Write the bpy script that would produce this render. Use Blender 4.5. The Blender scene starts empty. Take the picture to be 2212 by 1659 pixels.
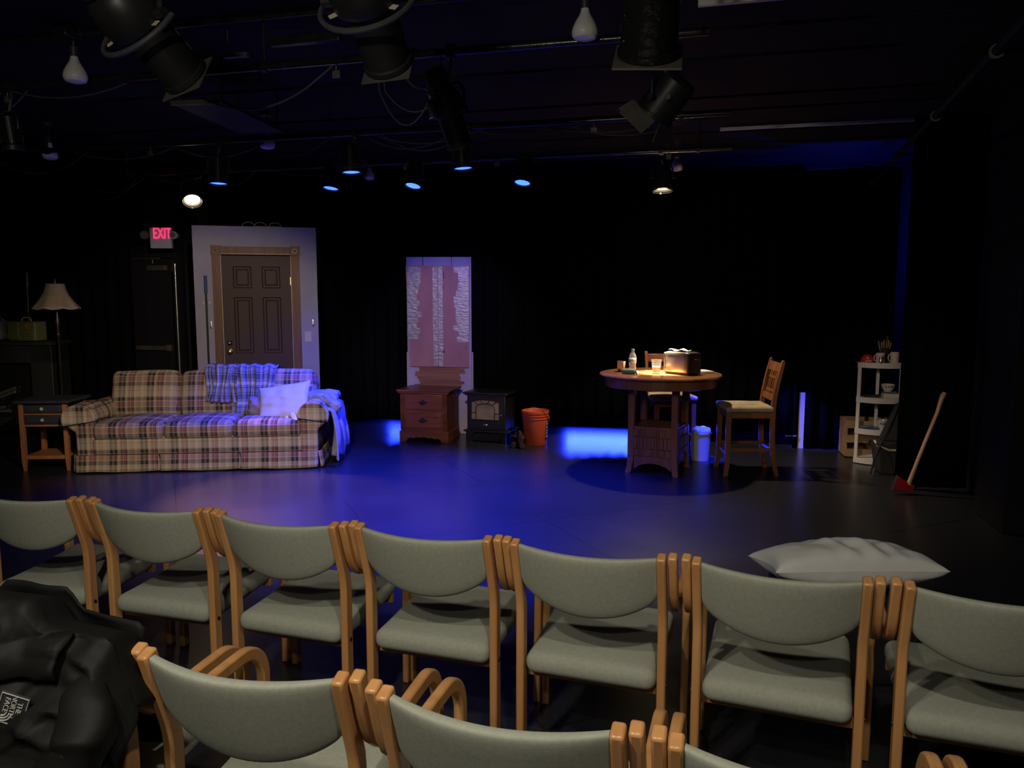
import bpy, math, random
from mathutils import Vector, Matrix, Euler, noise
R = math.radians
C = bpy.context.scene.collection
S = bpy.context.scene
random.seed(7)

# ------------------------------------------------------------------ camera, world, exposure
cd = bpy.data.cameras.new('camera'); cam = bpy.data.objects.new('camera', cd); C.objects.link(cam)
cam.location = (0, 0, 1.61); cam.rotation_euler = (R(90 - 6.47), 0, 0)
cd.sensor_width = 36; cd.lens = 36 * 1671 / 2212; cd.clip_start = 0.05; cd.clip_end = 60
S.camera = cam
W = bpy.data.worlds.new('world'); S.world = W; W.use_nodes = True
W.node_tree.nodes['Background'].inputs[0].default_value = (0.5, 0.55, 0.7, 1)
W.node_tree.nodes['Background'].inputs[1].default_value = 0.0
S.view_settings.view_transform = 'Standard'; S.view_settings.look = 'None'
S.view_settings.exposure = 0.0; S.view_settings.gamma = 1.0; S.view_settings.use_curve_mapping = False

ROT = R(-14)                                    # the room is turned against the camera
def room(x, y, z=0): return Vector((x*math.cos(ROT) - y*math.sin(ROT), x*math.sin(ROT) + y*math.cos(ROT), z))

def lamp(name, kind, loc, col, power, aim=None, size=.05, angle=60, blend=.5, parent=None, sy=None):
    l = bpy.data.lights.new(name, kind); l.color = col; l.energy = power
    o = bpy.data.objects.new(name, l); C.objects.link(o)
    if kind == 'SPOT': l.spot_size = R(angle); l.spot_blend = blend; l.shadow_soft_size = size
    elif kind == 'AREA':
        l.size = size
        if sy: l.shape = 'RECTANGLE'; l.size_y = sy
    else: l.shadow_soft_size = size
    o.location = loc
    if aim is not None:
        o.rotation_euler = (Vector(aim) - Vector(loc)).to_track_quat('-Z', 'Y').to_euler()
    if parent: o.parent = parent
    return o

WARM = (1.0, .80, .55); BLUE = (.015, .03, 1.0)
# house lights over the seats
lamp('house_light', 'SPOT', (-1.05, .70, 2.85), (1, .94, .80), 78, aim=(-.8, 2.3, .3), size=.04, angle=100, blend=1)
lamp('house_light', 'SPOT', (.25, .45, 2.85), (1, .94, .80), 86, aim=(.3, 2.1, .3), size=.04, angle=100, blend=1)
lamp('house_light', 'SPOT', (-.6, -1.0, 2.85), (1, .94, .80), 42, aim=(-.3, 1.8, .3), size=.05, angle=84, blend=1)
lamp('house_light', 'POINT', (-1.15, .35, 2.50), (1, .94, .80), 68, size=.05)
# front of house spotlights on the set
lamp('front_spotlight', 'SPOT', (-1.23, 3.42, 2.42), (1, .78, .56), 305, aim=(-2.9, 7.6, .72), size=.05, angle=46, blend=.5)
lamp('front_spotlight', 'SPOT', (-.46, 3.25, 2.42), (1, .68, .52), 330, aim=(-.65, 8.6, 1.05), size=.05, angle=25, blend=.6)
lamp('front_spotlight', 'SPOT', (.50, 2.95, 2.35), (1, .76, .56), 150, aim=(3.35, 7.2, .5), size=.06, angle=26, blend=.9)
lamp('front_spotlight', 'SPOT', (.50, 2.95, 2.35), (1, .76, .52), 26, aim=(1.8, 7.1, .5), size=.06, angle=24, blend=.9)
# blue lamps behind the back curtain, then added blue spots over the set
for x_, w_, p_ in ((-3.75, .8, 7), (-1.05, 1.3, 14)):
    l_ = lamp('backstage_blue', 'AREA', room(x_, 9.75, .27), (.012, .030, 1), p_, aim=room(x_+.1, 7.0, 0), size=w_, sy=.05); l_.data.spread = R(70)
lamp('backstage_blue', 'POINT', room(1.45, 9.35, 2.2), (.02, .03, 1), 34, size=.1)
lamp('added_blue_spot', 'SPOT', (-.36, 5.90, 2.72), BLUE, 420, aim=(-.86, 9.0, 1.35), size=.03, angle=36, blend=.8)  # added spot without a fixture, brings blue onto the boarded window flat
lamp('added_blue_spot', 'SPOT', (-1.24, 6.18, 2.74), BLUE, 1000, aim=(-2.05, 8.0, .85), size=.03, angle=46, blend=1)  # added spot without a fixture, for blue on the sofa back and door flat
lamp('added_blue_spot', 'SPOT', (2.0, 6.9, 2.78), BLUE, 2200, aim=(1.865, 7.5, .2), size=.03, angle=11, blend=.4)  # added spot without a fixture, lights the white bin blue

# ------------------------------------------------------------------ materials
def nt(name):
    m = bpy.data.materials.new(name); m.use_nodes = True
    n = m.node_tree.nodes; return m, n, m.node_tree.links, n['Principled BSDF']
def setp(b, col=None, rough=None, metal=None, spec=None):
    if col is not None: b.inputs['Base Color'].default_value = (*col, 1)
    if rough is not None: b.inputs['Roughness'].default_value = rough
    if metal is not None: b.inputs['Metallic'].default_value = metal
    if spec is not None: b.inputs['Specular IOR Level'].default_value = spec
def mat(name, col, rough=.5, metal=0, spec=.5, var=.12, vs=6., bump=0., bs=60., stretch=(1, 1, 1), rv=0):
    m, n, l, b = nt(name); setp(b, col, rough, metal, spec)
    tc = n.new('ShaderNodeTexCoord'); mp = n.new('ShaderNodeMapping'); mp.inputs['Scale'].default_value = stretch
    l.new(tc.outputs['Object'], mp.inputs[0])
    nz = n.new('ShaderNodeTexNoise'); nz.inputs['Scale'].default_value = vs; nz.inputs['Detail'].default_value = 5
    l.new(mp.outputs[0], nz.inputs['Vector'])
    cr = n.new('ShaderNodeValToRGB'); cr.color_ramp.elements[0].position = .3; cr.color_ramp.elements[1].position = .7
    cr.color_ramp.elements[0].color = (*[c*(1-var) for c in col], 1); cr.color_ramp.elements[1].color = (*[min(1, c*(1+var)) for c in col], 1)
    l.new(nz.outputs['Fac'], cr.inputs[0]); l.new(cr.outputs[0], b.inputs['Base Color'])
    if rv:
        mr = n.new('ShaderNodeMapRange'); mr.inputs[1].default_value = .3; mr.inputs[2].default_value = .7
        mr.inputs[3].default_value = rough - rv; mr.inputs[4].default_value = rough + rv
        l.new(nz.outputs['Fac'], mr.inputs[0]); l.new(mr.outputs[0], b.inputs['Roughness'])
    if bump:
        n2 = n.new('ShaderNodeTexNoise'); n2.inputs['Scale'].default_value = bs; n2.inputs['Detail'].default_value = 3
        l.new(mp.outputs[0], n2.inputs['Vector'])
        bp = n.new('ShaderNodeBump'); bp.inputs['Strength'].default_value = bump; bp.inputs['Distance'].default_value = .01
        l.new(n2.outputs['Fac'], bp.inputs['Height']); l.new(bp.outputs[0], b.inputs['Normal'])
    return m
def wood(name, c1, c2, rough=.4, scale=14, axis=2, stretch=.08, bump=.1, spec=.5):
    m, n, l, b = nt(name); setp(b, c1, rough, 0, spec)
    tc = n.new('ShaderNodeTexCoord'); mp = n.new('ShaderNodeMapping'); sc = [1, 1, 1]; sc[axis] = stretch
    mp.inputs['Scale'].default_value = sc; l.new(tc.outputs['Object'], mp.inputs[0])
    nz = n.new('ShaderNodeTexNoise'); nz.inputs['Scale'].default_value = scale; nz.inputs['Detail'].default_value = 8
    nz.inputs['Distortion'].default_value = 1.2; l.new(mp.outputs[0], nz.inputs['Vector'])
    cr = n.new('ShaderNodeValToRGB'); cr.color_ramp.elements[0].position = .33; cr.color_ramp.elements[1].position = .66
    cr.color_ramp.elements[0].color = (*c1, 1); cr.color_ramp.elements[1].color = (*c2, 1)
    l.new(nz.outputs['Fac'], cr.inputs[0]); l.new(cr.outputs[0], b.inputs['Base Color'])
    bp = n.new('ShaderNodeBump'); bp.inputs['Strength'].default_value = bump; bp.inputs['Distance'].default_value = .004
    l.new(nz.outputs['Fac'], bp.inputs['Height']); l.new(bp.outputs[0], b.inputs['Normal'])
    return m
def emit(name, col, strength):
    m, n, l, b = nt(name); setp(b, (0.02, .02, .02)); b.inputs['Emission Color'].default_value = (*col, 1)
    b.inputs['Emission Strength'].default_value = strength; return m
def glass(name, col=(1, 1, 1), rough=.02, ior=1.45):
    m, n, l, b = nt(name); setp(b, col, rough); b.inputs['Transmission Weight'].default_value = 1; b.inputs['IOR'].default_value = ior; return m
def plaid(name, base, U, pu, V, pv, weave=.25):
    """U, V: lists of (start, colour) bands along the two thread directions over one repeat (metres)"""
    m, n, l, b = nt(name); setp(b, base, .9, 0, .15)
    uv = n.new('ShaderNodeUVMap'); uv.uv_map = 'UVMap'; sp = n.new('ShaderNodeSeparateXYZ'); l.new(uv.outputs[0], sp.inputs[0])
    outs = []
    for k, (bands, per) in enumerate(((U, pu), (V, pv))):
        d = n.new('ShaderNodeMath'); d.operation = 'DIVIDE'; d.inputs[1].default_value = per; l.new(sp.outputs[k], d.inputs[0])
        f = n.new('ShaderNodeMath'); f.operation = 'FRACT'; l.new(d.outputs[0], f.inputs[0])
        cr = n.new('ShaderNodeValToRGB'); cr.color_ramp.interpolation = 'CONSTANT'
        e = cr.color_ramp.elements; e[0].position = 0; e[0].color = (*bands[0][1], 1); e[1].position = bands[1][0]; e[1].color = (*bands[1][1], 1)
        for p, c in bands[2:]:
            x = e.new(p); x.color = (*c, 1)
        l.new(f.outputs[0], cr.inputs[0]); outs.append(cr)
    mx = n.new('ShaderNodeMix'); mx.data_type = 'RGBA'; mx.inputs['Factor'].default_value = .5
    l.new(outs[0].outputs[0], mx.inputs['A']); l.new(outs[1].outputs[0], mx.inputs['B'])
    nz = n.new('ShaderNodeTexNoise'); nz.inputs['Scale'].default_value = 180; l.new(uv.outputs[0], nz.inputs['Vector'])
    mr = n.new('ShaderNodeMapRange'); mr.inputs[3].default_value = 1-weave; mr.inputs[4].default_value = 1+weave
    l.new(nz.outputs['Fac'], mr.inputs[0])
    mu = n.new('ShaderNodeVectorMath'); mu.operation = 'SCALE'; l.new(mx.outputs['Result'], mu.inputs[0]); l.new(mr.outputs[0], mu.inputs['Scale'])
    l.new(mu.outputs[0], b.inputs['Base Color'])
    bp = n.new('ShaderNodeBump'); bp.inputs['Strength'].default_value = .25; bp.inputs['Distance'].default_value = .003
    l.new(nz.outputs['Fac'], bp.inputs['Height']); l.new(bp.outputs[0], b.inputs['Normal'])
    return m

M = {}
M['floor'] = mat('black_floor_paint', (.023, .023, .027), .29, spec=.5, var=.07, vs=1.3, bump=.05, bs=9, rv=.02)
M['ceil'] = mat('black_ceiling_paint', (.010, .010, .0095), .85, spec=.2, bump=.3, bs=9)
M['block'] = mat('black_block_paint', (.011, .011, .011), .6, spec=.2, bump=.4, bs=14)
M['backwall'] = mat('backstage_wall_paint', (.06, .06, .07), .8, spec=.2, bump=.2)
M['velour'] = mat('black_velour', (.003, .003, .0032), .95, spec=.02, bump=.2, bs=120)
M['pipe'] = mat('black_steel_pipe', (.05, .05, .048), .24, .7, var=.4, vs=20, bump=.1)
M['black'] = mat('black_metal', (.022, .022, .022), .42, .3, spec=.5, var=.3)
M['blackgloss'] = mat('black_gloss_wrap', (.01, .01, .01), .15, 0, spec=.6, bump=.8, bs=22)
M['cable'] = mat('black_rubber_cable', (.06, .06, .06), .55, spec=.4)
M['rail'] = mat('pale_metal_rail', (.75, .73, .64), .4, .2, var=.15, stretch=(.3, 1, 1))
M['steel'] = mat('bright_steel', (.6, .58, .55), .3, .9)
M['tab'] = mat('pale_label_card', (.62, .52, .38), .7)
M['plate'] = mat('grey_gel_frame', (.17, .155, .13), .45, .5, var=.3)
M['bulb'] = mat('frosted_bulb_glass', (.80, .78, .74), .35, spec=.5, var=.04)
M['bluetape'] = mat('blue_tape', (.06, .12, .35), .6)
M['pinktape'] = mat('red_tape', (.5, .05, .06), .6)
M['ledblue'] = emit('blue_lens_glow', (.025, .08, 1), 6)
M['ledwarm'] = emit('warm_lens_glow', (1, .78, .42), 12)
M['fabric'] = mat('sage_upholstery', (.30, .305, .245), .92, spec=.12, var=.07, vs=90, bump=.22, bs=900)
M['beech'] = wood('beech_frame', (.40, .18, .062), (.54, .27, .10), .33, 9, 2, .1, .05)
M['beechend'] = M['beech']
M['oak'] = wood('reddish_oak', (.115, .036, .016), (.22, .078, .032), .35, 16, 0, .08, .25)
M['pine'] = wood('orange_pine', (.34, .13, .05), (.44, .19, .08), .45, 10, 2, .12, .05)
M['table'] = wood('brown_table_wood', (.17, .062, .024), (.27, .11, .042), .28, 12, 2, .1, .08)
M['tabletop'] = wood('brown_table_top', (.20, .078, .03), (.32, .14, .058), .22, 9, 0, .12, .04)
M['navy'] = mat('dark_slate_paint', (.035, .040, .055), .45, bump=.15, bs=40, stretch=(.2, 1, 1))
M['cream'] = mat('cream_knob', (.55, .48, .36), .4)
M['suede'] = mat('tan_suede', (.36, .29, .18), .85, spec=.15, var=.28, vs=7)
M['flat'] = mat('lavender_grey_flat_paint', (.38, .38, .50), .75, spec=.25, var=.05, bump=.08, bs=80)
M['flatedge'] = mat('flat_edge', (.30, .29, .33), .8)
M['doorbrown'] = mat('brown_door_paint', (.060, .033, .029), .55, spec=.35, var=.06, bump=.08, bs=50, stretch=(1, 1, .2))
M['trimwood'] = wood('stained_trim_wood', (.145, .060, .036), (.22, .10, .06), .5, 14, 2, .08, .1)
M['brass'] = mat('brass', (.75, .55, .22), .22, 1)
M['white'] = mat('white_plastic', (.58, .56, .52), .45, spec=.4, var=.04)
M['ply'] = mat('pinkish_plywood', (.40, .22, .205), .7, spec=.25, var=.16, vs=5, stretch=(1, 1, .35), bump=.1)
M['tape'] = mat('silver_duct_tape', (.30, .31, .33), .38, .25, var=.2, vs=14, bump=.8, bs=16, stretch=(1, 1, 2.5))
M['brownply'] = wood('brown_torn_board', (.17, .078, .04), (.30, .145, .08), .7, 22, 0, .06, .3)
M['paintedboard'] = mat('whitewashed_board', (.44, .40, .36), .7, var=.15, vs=12, stretch=(.3, 1, 3))
M['stove'] = mat('charcoal_stove_enamel', (.022, .021, .018), .38, .2)
M['stoveglass'] = mat('stove_glass_painted_reflection', (.30, .25, .15), .25, 0, spec=.8, var=.4, vs=3)  # warm reflection in the pane is put into its tan base colour
M['bucket'] = mat('orange_plastic', (.72, .105, .030), .38, spec=.45, var=.04)
M['log'] = mat('bark_brown', (.055, .024, .014), .8, var=.7, vs=30, bump=1, bs=25)
M['charcoal'] = mat('dark_fabric', (.03, .03, .032), .85, spec=.15)
M['jacket'] = mat('black_nylon', (.0065, .0065, .006), .6, spec=.14, var=.1, bump=.25, bs=18)
M['cotton'] = mat('white_cotton', (.62, .60, .55), .85, spec=.15, var=.03, bump=.35, bs=9)
M['cottongrey'] = mat('pale_grey_pillowcase', (.60, .59, .56), .85, spec=.15, var=.04, bump=.5, bs=8)
M['tagm'] = mat('woven_tag', (.7, .68, .66), .35, var=.1)
M['shade'] = mat('beige_lamp_shade', (.36, .29, .21), .85, spec=.1, bump=.2, bs=180)
M['green'] = mat('olive_plastic', (.10, .115, .035), .5)
M['orange'] = mat('orange_emblem', (.45, .12, .03), .5)
M['greyplastic'] = mat('grey_plastic', (.14, .145, .155), .45)
M['bronze'] = mat('aged_bronze', (.10, .075, .06), .35, .8)
M['red'] = mat('red_cloth', (.42, .02, .02), .7)
M['axered'] = mat('red_axe_enamel', (.38, .012, .02), .35)
M['hickory'] = wood('hickory_handle', (.42, .24, .13), (.55, .34, .19), .45, 12, 2, .08, .05)
M['ceramic'] = mat('glazed_ceramic', (.55, .52, .45), .2, spec=.5, var=.03)
M['ceramicblue'] = mat('blue_pattern_ceramic', (.10, .16, .34), .25)
M['teal'] = mat('teal_vinyl', (.10, .22, .22), .5, bump=.3)
M['glass'] = glass('clear_glass')
M['water'] = glass('pet_plastic', (.97, .98, 1), .05, 1.3)
for k_, a_ in (('water', .34), ('glass', .18)):
    M[k_], _n, _l, _b = nt('clear_plastic' if k_ == 'water' else 'clear_tumbler_glass'); setp(_b, (.75, .75, .80) if k_ == 'water' else (.3, .3, .31), .06, 0, .9); _b.inputs['Alpha'].default_value = a_
M['capgreen'] = mat('pale_green_cap', (.25, .55, .42), .4)
M['chrome'] = mat('brushed_steel_tumbler', (.72, .70, .66), .18, 1)
M['toaster'] = mat('toaster_steel', (.55, .48, .40), .28, .9, var=.08)
M['toasterblack'] = mat('toaster_black', (.018, .018, .018), .35)
M['paper'] = mat('paper', (.75, .70, .62), .7)
M['exitred'] = emit('exit_letter_glow', (1, .02, .10), 2.2)
M['signbody'] = mat('sign_housing', (.48, .48, .58), .5)
M['crate'] = wood('crate_pine', (.30, .18, .09), (.42, .27, .15), .7, 12, 0, .1, .2)
M['strap'] = mat('beige_strap', (.5, .4, .24), .7)
M['rust'] = mat('dull_green_pole_grip', (.05, .09, .22), .6)
M['socket'] = mat('black_socket', (.03, .03, .03), .5)
tan, cr_, br, gr, mv, bl, lt = (.42, .34, .23), (.54, .46, .34), (.17, .095, .06), (.035, .038, .036), (.27, .12, .11), (.045, .05, .07), (.62, .53, .42)
M['plaid'] = plaid('brown_plaid_upholstery', tan,
    [(0, tan), (.10, gr), (.19, tan), (.205, gr), (.23, cr_), (.245, gr), (.33, br), (.345, lt), (.36, cr_), (.42, tan), (.45, mv), (.53, lt), (.54, mv), (.62, br), (.64, gr), (.66, lt), (.68, cr_), (.74, tan), (.86, br), (.875, cr_), (.94, lt), (.955, cr_)], .27,
    [(0, cr_), (.08, tan), (.16, lt), (.18, tan), (.30, gr), (.44, br), (.46, lt), (.475, mv), (.62, mv), (.68, lt), (.70, br), (.72, gr), (.84, tan), (.90, lt), (.92, cr_)], .25)
w1, d1, b1, g1 = (.62, .60, .62), (.02, .02, .03), (.10, .10, .16), (.26, .26, .33)
M['throw'] = plaid('grey_blue_plaid_throw', g1,
    [(0, g1), (.12, d1), (.17, w1), (.20, d1), (.25, g1), (.42, b1), (.62, g1), (.66, w1), (.69, g1), (.80, b1), (.84, d1), (.88, g1)], .19,
    [(0, g1), (.12, d1), (.17, w1), (.20, d1), (.25, b1), (.45, g1), (.60, w1), (.74, g1), (.85, d1), (.89, g1)], .20)

# floor seams and block joints
def seams(m, per, wid=.004, rot=0, dark=.4):
    n, l = m.node_tree.nodes, m.node_tree.links; b = n['Principled BSDF']
    tc = n.new('ShaderNodeTexCoord'); mp = n.new('ShaderNodeMapping'); mp.inputs['Rotation'].default_value = (0, 0, rot)
    l.new(tc.outputs['Object'], mp.inputs[0]); br_ = n.new('ShaderNodeTexBrick'); l.new(mp.outputs[0], br_.inputs['Vector'])
    br_.inputs['Color1'].default_value = br_.inputs['Color2'].default_value = (1, 1, 1, 1); br_.inputs['Mortar'].default_value = (dark,)*3+(1,)
    br_.inputs['Scale'].default_value = 1; br_.inputs['Mortar Size'].default_value = wid
    br_.inputs['Brick Width'].default_value = per[0]; br_.inputs['Row Height'].default_value = per[1]
    src = b.inputs['Base Color'].links[0].from_socket
    mx = n.new('ShaderNodeMix'); mx.data_type = 'RGBA'; mx.blend_type = 'MULTIPLY'; mx.inputs['Factor'].default_value = 1
    l.new(src, mx.inputs['A']); l.new(br_.outputs['Color'], mx.inputs['B']); l.new(mx.outputs['Result'], b.inputs['Base Color'])
    bp = n.new('ShaderNodeBump'); bp.inputs['Strength'].default_value = .6; bp.inputs['Distance'].default_value = .004
    l.new(br_.outputs['Color'], bp.inputs['Height'])
    if b.inputs['Normal'].links: l.new(b.inputs['Normal'].links[0].from_socket, bp.inputs['Normal'])
    l.new(bp.outputs[0], b.inputs['Normal'])
seams(M['floor'], (2.44, 1.22), rot=R(-38))

# ------------------------------------------------------------------ mesh building
class MB:
    def __init__(s): s.V = []; s.F = []
    def add(s, v, f, m=None):
        k = len(s.V)
        s.V += [tuple(m @ Vector(p)) if m is not None else tuple(p) for p in v]
        s.F += [tuple(i+k for i in q) for q in f]; return s
    def box(s, c, d, m=None):
        x, y, z = c; a, b, h = d[0]/2, d[1]/2, d[2]/2
        v = [(x+i*a, y+j*b, z+k*h) for i in (-1, 1) for j in (-1, 1) for k in (-1, 1)]
        return s.add(v, [(0, 1, 3, 2), (4, 6, 7, 5), (0, 4, 5, 1), (2, 3, 7, 6), (0, 2, 6, 4), (1, 5, 7, 3)], m)
    def hexa(s, v, m=None):                       # 8 corners: bottom 4 then top 4, counter-clockwise
        return s.add(v, [(3, 2, 1, 0), (4, 5, 6, 7), (0, 1, 5, 4), (1, 2, 6, 5), (2, 3, 7, 6), (3, 0, 4, 7)], m)
    def rbox(s, c, d, r, n=8, puff=(0, 0, 0), m=None, wob=0, seed=0):
        V = []; F = []; idx = {}
        h = [x/2 for x in d]
        def vert(p):
            key = tuple(round(t, 5) for t in p)
            if key in idx: return idx[key]
            q = Vector((p[0]*h[0], p[1]*h[1], p[2]*h[2]))
            inn = Vector([max(-(h[i]-r), min(h[i]-r, q[i])) for i in range(3)])
            dv = q-inn
            if dv.length > 1e-9: q = inn + dv.normalized()*r
            q = Vector((q.x + puff[0]*p[0]*(1-p[1]**2)*(1-p[2]**2), q.y + puff[1]*p[1]*(1-p[0]**2)*(1-p[2]**2), q.z + puff[2]*p[2]*(1-p[0]**2)*(1-p[1]**2)))
            if wob: q += Vector(noise.noise_vector(q*6+Vector((seed, 0, 0))))*wob
            idx[key] = len(V); V.append(q+Vector(c)); return idx[key]
        st = [-1, -.97, -.92] + [-.85+1.7*i/(n-1) for i in range(n)] + [.92, .97, 1]
        if r < .012: st = [-1, -.96] + [-.8+1.6*i/(n-1) for i in range(n)] + [.96, 1]
        for ax in range(3):
            for sg in (-1, 1):
                for i in range(len(st)-1):
                    for j in range(len(st)-1):
                        qs = []
                        for a, b in ((st[i], st[j]), (st[i+1], st[j]), (st[i+1], st[j+1]), (st[i], st[j+1])):
                            p = [0, 0, 0]; p[ax] = sg; p[(ax+1) % 3] = a; p[(ax+2) % 3] = b; qs.append(vert(p))
                        F.append(tuple(qs) if sg > 0 else tuple(reversed(qs)))
        return s.add(V, F, m)
    def cyl(s, p0, p1, r0, r1=None, n=18, cap=True, m=None):
        r1 = r0 if r1 is None else r1; p0 = Vector(p0); p1 = Vector(p1); q = (p1-p0).to_track_quat('Z', 'Y')
        V = []
        for p, r in ((p0, r0), (p1, r1)):
            for i in range(n): V.append(p + q @ Vector((r*math.cos(2*math.pi*i/n), r*math.sin(2*math.pi*i/n), 0)))
        F = [(i, (i+1) % n, n+(i+1) % n, n+i) for i in range(n)]
        if cap: F += [tuple(reversed(range(n))), tuple(range(n, 2*n))]
        return s.add(V, F, m)
    def lathe(s, prof, n=28, m=None):
        V = []; F = []
        for r, z in prof:
            for i in range(n): V.append((max(r, 1e-4)*math.cos(2*math.pi*i/n), max(r, 1e-4)*math.sin(2*math.pi*i/n), z))
        for k in range(len(prof)-1):
            for i in range(n): F.append((k*n+i, k*n+(i+1) % n, (k+1)*n+(i+1) % n, (k+1)*n+i))
        return s.add(V, F, m)
    def tube(s, pts, r, n=8, closed=False, m=None):
        P = [Vector(p) for p in pts]; V = []; F = []; L = len(P)
        up = None
        for i, p in enumerate(P):
            a = P[(i-1) % L] if (i or closed) else p; b = P[(i+1) % L] if (i < L-1 or closed) else p
            t = (b-a).normalized()
            if up is None: up = Vector((0, 0, 1)) if abs(t.z) < .9 else Vector((1, 0, 0))
            x = t.cross(up).normalized(); y = x.cross(t).normalized(); up = y
            rr = r[i] if isinstance(r, (list, tuple)) else r
            for k in range(n): V.append(p + (x*math.cos(2*math.pi*k/n) + y*math.sin(2*math.pi*k/n))*rr)
        for i in range(L if closed else L-1):
            j = (i+1) % L
            for k in range(n): F.append((i*n+k, i*n+(k+1) % n, j*n+(k+1) % n, j*n+k))
        if not closed: F += [tuple(reversed(range(n))), tuple(range((L-1)*n, L*n))]
        return s.add(V, F, m)
    def prism(s, poly, a0, a1, axis='y', m=None):
        k = len(poly)
        f = {'y': lambda p, a: (p[0], a, p[1]), 'x': lambda p, a: (a, p[0], p[1]), 'z': lambda p, a: (p[0], p[1], a)}[axis]
        V = [f(p, a0) for p in poly]+[f(p, a1) for p in poly]
        F = [tuple(range(k)), tuple(reversed(range(k, 2*k)))]+[(i, k+i, k+(i+1) % k, (i+1) % k) for i in range(k)]
        return s.add(V, F, m)
    def sweep(s, path, x0, w, t, m=None):        # rectangular bar along a path of (y, z) in the side plane
        V = []; F = []; L = len(path)
        for i, (y, z) in enumerate(path):
            a = path[max(i-1, 0)]; b = path[min(i+1, L-1)]; dy, dz = b[0]-a[0], b[1]-a[1]; q = math.hypot(dy, dz) or 1
            ny, nz = -dz/q, dy/q; tt = t[i] if isinstance(t, (list, tuple)) else t
            for sx, sn in ((-1, -1), (1, -1), (1, 1), (-1, 1)): V.append((x0+sx*w/2, y+sn*ny*tt/2, z+sn*nz*tt/2))
        for i in range(L-1):
            for k in range(4): F.append((4*i+k, 4*i+(k+1) % 4, 4*i+4+(k+1) % 4, 4*i+4+k))
        F += [(3, 2, 1, 0), tuple(range(4*L-4, 4*L))]
        return s.add(V, F, m)
    def grid(s, fn, nu, nv, m=None):
        V = [fn(i/nu, j/nv) for j in range(nv+1) for i in range(nu+1)]
        F = [(j*(nu+1)+i, j*(nu+1)+i+1, (j+1)*(nu+1)+i+1, (j+1)*(nu+1)+i) for j in range(nv) for i in range(nu)]
        return s.add(V, F, m)

def ob(name, mb, m, parent=None, loc=None, rz=None, bevel=0, solid=0, sub=0, ang=32, label=None, cat=None, group=None, kind=None, rot=None, bseg=2, uvfn=None, off=0):
    me = bpy.data.meshes.new(name); me.from_pydata(mb.V, [], mb.F); me.validate(); me.update()
    import bmesh
    bm = bmesh.new(); bm.from_mesh(me); bmesh.ops.recalc_face_normals(bm, faces=bm.faces); bm.to_mesh(me); bm.free()
    uv = me.uv_layers.new(name='UVMap')
    for p in me.polygons:
        n = p.normal; a = max(range(3), key=lambda i: abs(n[i]))
        for li in p.loop_indices:
            v = me.vertices[me.loops[li].vertex_index].co
            uv.data[li].uv = (v.y+.5, v.z) if a == 0 else ((v.x, v.z) if a == 1 else (v.x, v.z-v.y))
    if uvfn:
        for p in me.polygons:
            for li in p.loop_indices: uv.data[li].uv = uvfn(me.loops[li].vertex_index)
    for p in me.polygons: p.use_smooth = True
    me.set_sharp_from_angle(angle=R(ang))
    me.materials.append(M[m] if isinstance(m, str) else m)
    o = bpy.data.objects.new(name, me); C.objects.link(o)
    if bevel:
        b = o.modifiers.new('bevel', 'BEVEL'); b.width = bevel; b.segments = bseg; b.limit_method = 'ANGLE'; b.angle_limit = R(40); b.harden_normals = False
    if solid:
        q = o.modifiers.new('solid', 'SOLIDIFY'); q.thickness = solid; q.offset = off
    if sub:
        q = o.modifiers.new('sub', 'SUBSURF'); q.levels = sub; q.render_levels = sub
    if parent: o.parent = parent
    if loc is not None: o.location = loc
    if rz is not None: o.rotation_euler = (0, 0, rz)
    if rot is not None: o.rotation_euler = rot
    if label: o['label'] = label
    if cat: o['category'] = cat
    if group: o['group'] = group
    if kind: o['kind'] = kind
    return o
def thing(name, label, cat, loc=(0, 0, 0), rz=0, group=None, rot=None):
    o = bpy.data.objects.new(name, None); C.objects.link(o); o.empty_display_size = .1
    o.location = loc; o.rotation_euler = rot if rot is not None else (0, 0, rz); o['label'] = label; o['category'] = cat
    if group: o['group'] = group
    return o
def dup(root, loc, rz=None, label=None, group=None, rot=None):
    r = root.copy(); C.objects.link(r); r.location = loc
    if rz is not None: r.rotation_euler = (0, 0, rz)
    if rot is not None: r.rotation_euler = rot
    if label: r['label'] = label
    if group: r['group'] = group
    for ch in root.children:
        c = ch.copy(); C.objects.link(c); c.parent = r
        for g in ch.children:
            d = g.copy(); C.objects.link(d); d.parent = c
    return r
def struct(name, mb, m, parent=None, **k):
    return ob(name, mb, m, parent, kind=None if parent else 'structure', **k)
def text_mesh(body, size, depth=.002):
    cu = bpy.data.curves.new('t', 'FONT'); cu.body = body; cu.size = size; cu.extrude = depth; cu.align_x = 'CENTER'; cu.align_y = 'CENTER'; cu.space_line = .85
    o = bpy.data.objects.new('t', cu); C.objects.link(o)
    bpy.context.view_layer.update()
    me = bpy.data.meshes.new_from_object(o.evaluated_get(bpy.context.evaluated_depsgraph_get()))
    mb = MB().add([v.co.copy() for v in me.vertices], [tuple(p.vertices) for p in me.polygons])
    bpy.data.objects.remove(o); bpy.data.curves.remove(cu); return mb
RX = lambda a: Matrix.Rotation(R(a), 4, 'X'); RY = lambda a: Matrix.Rotation(R(a), 4, 'Y'); RZ = lambda a: Matrix.Rotation(R(a), 4, 'Z'); T = lambda *p: Matrix.Translation(p)

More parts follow.
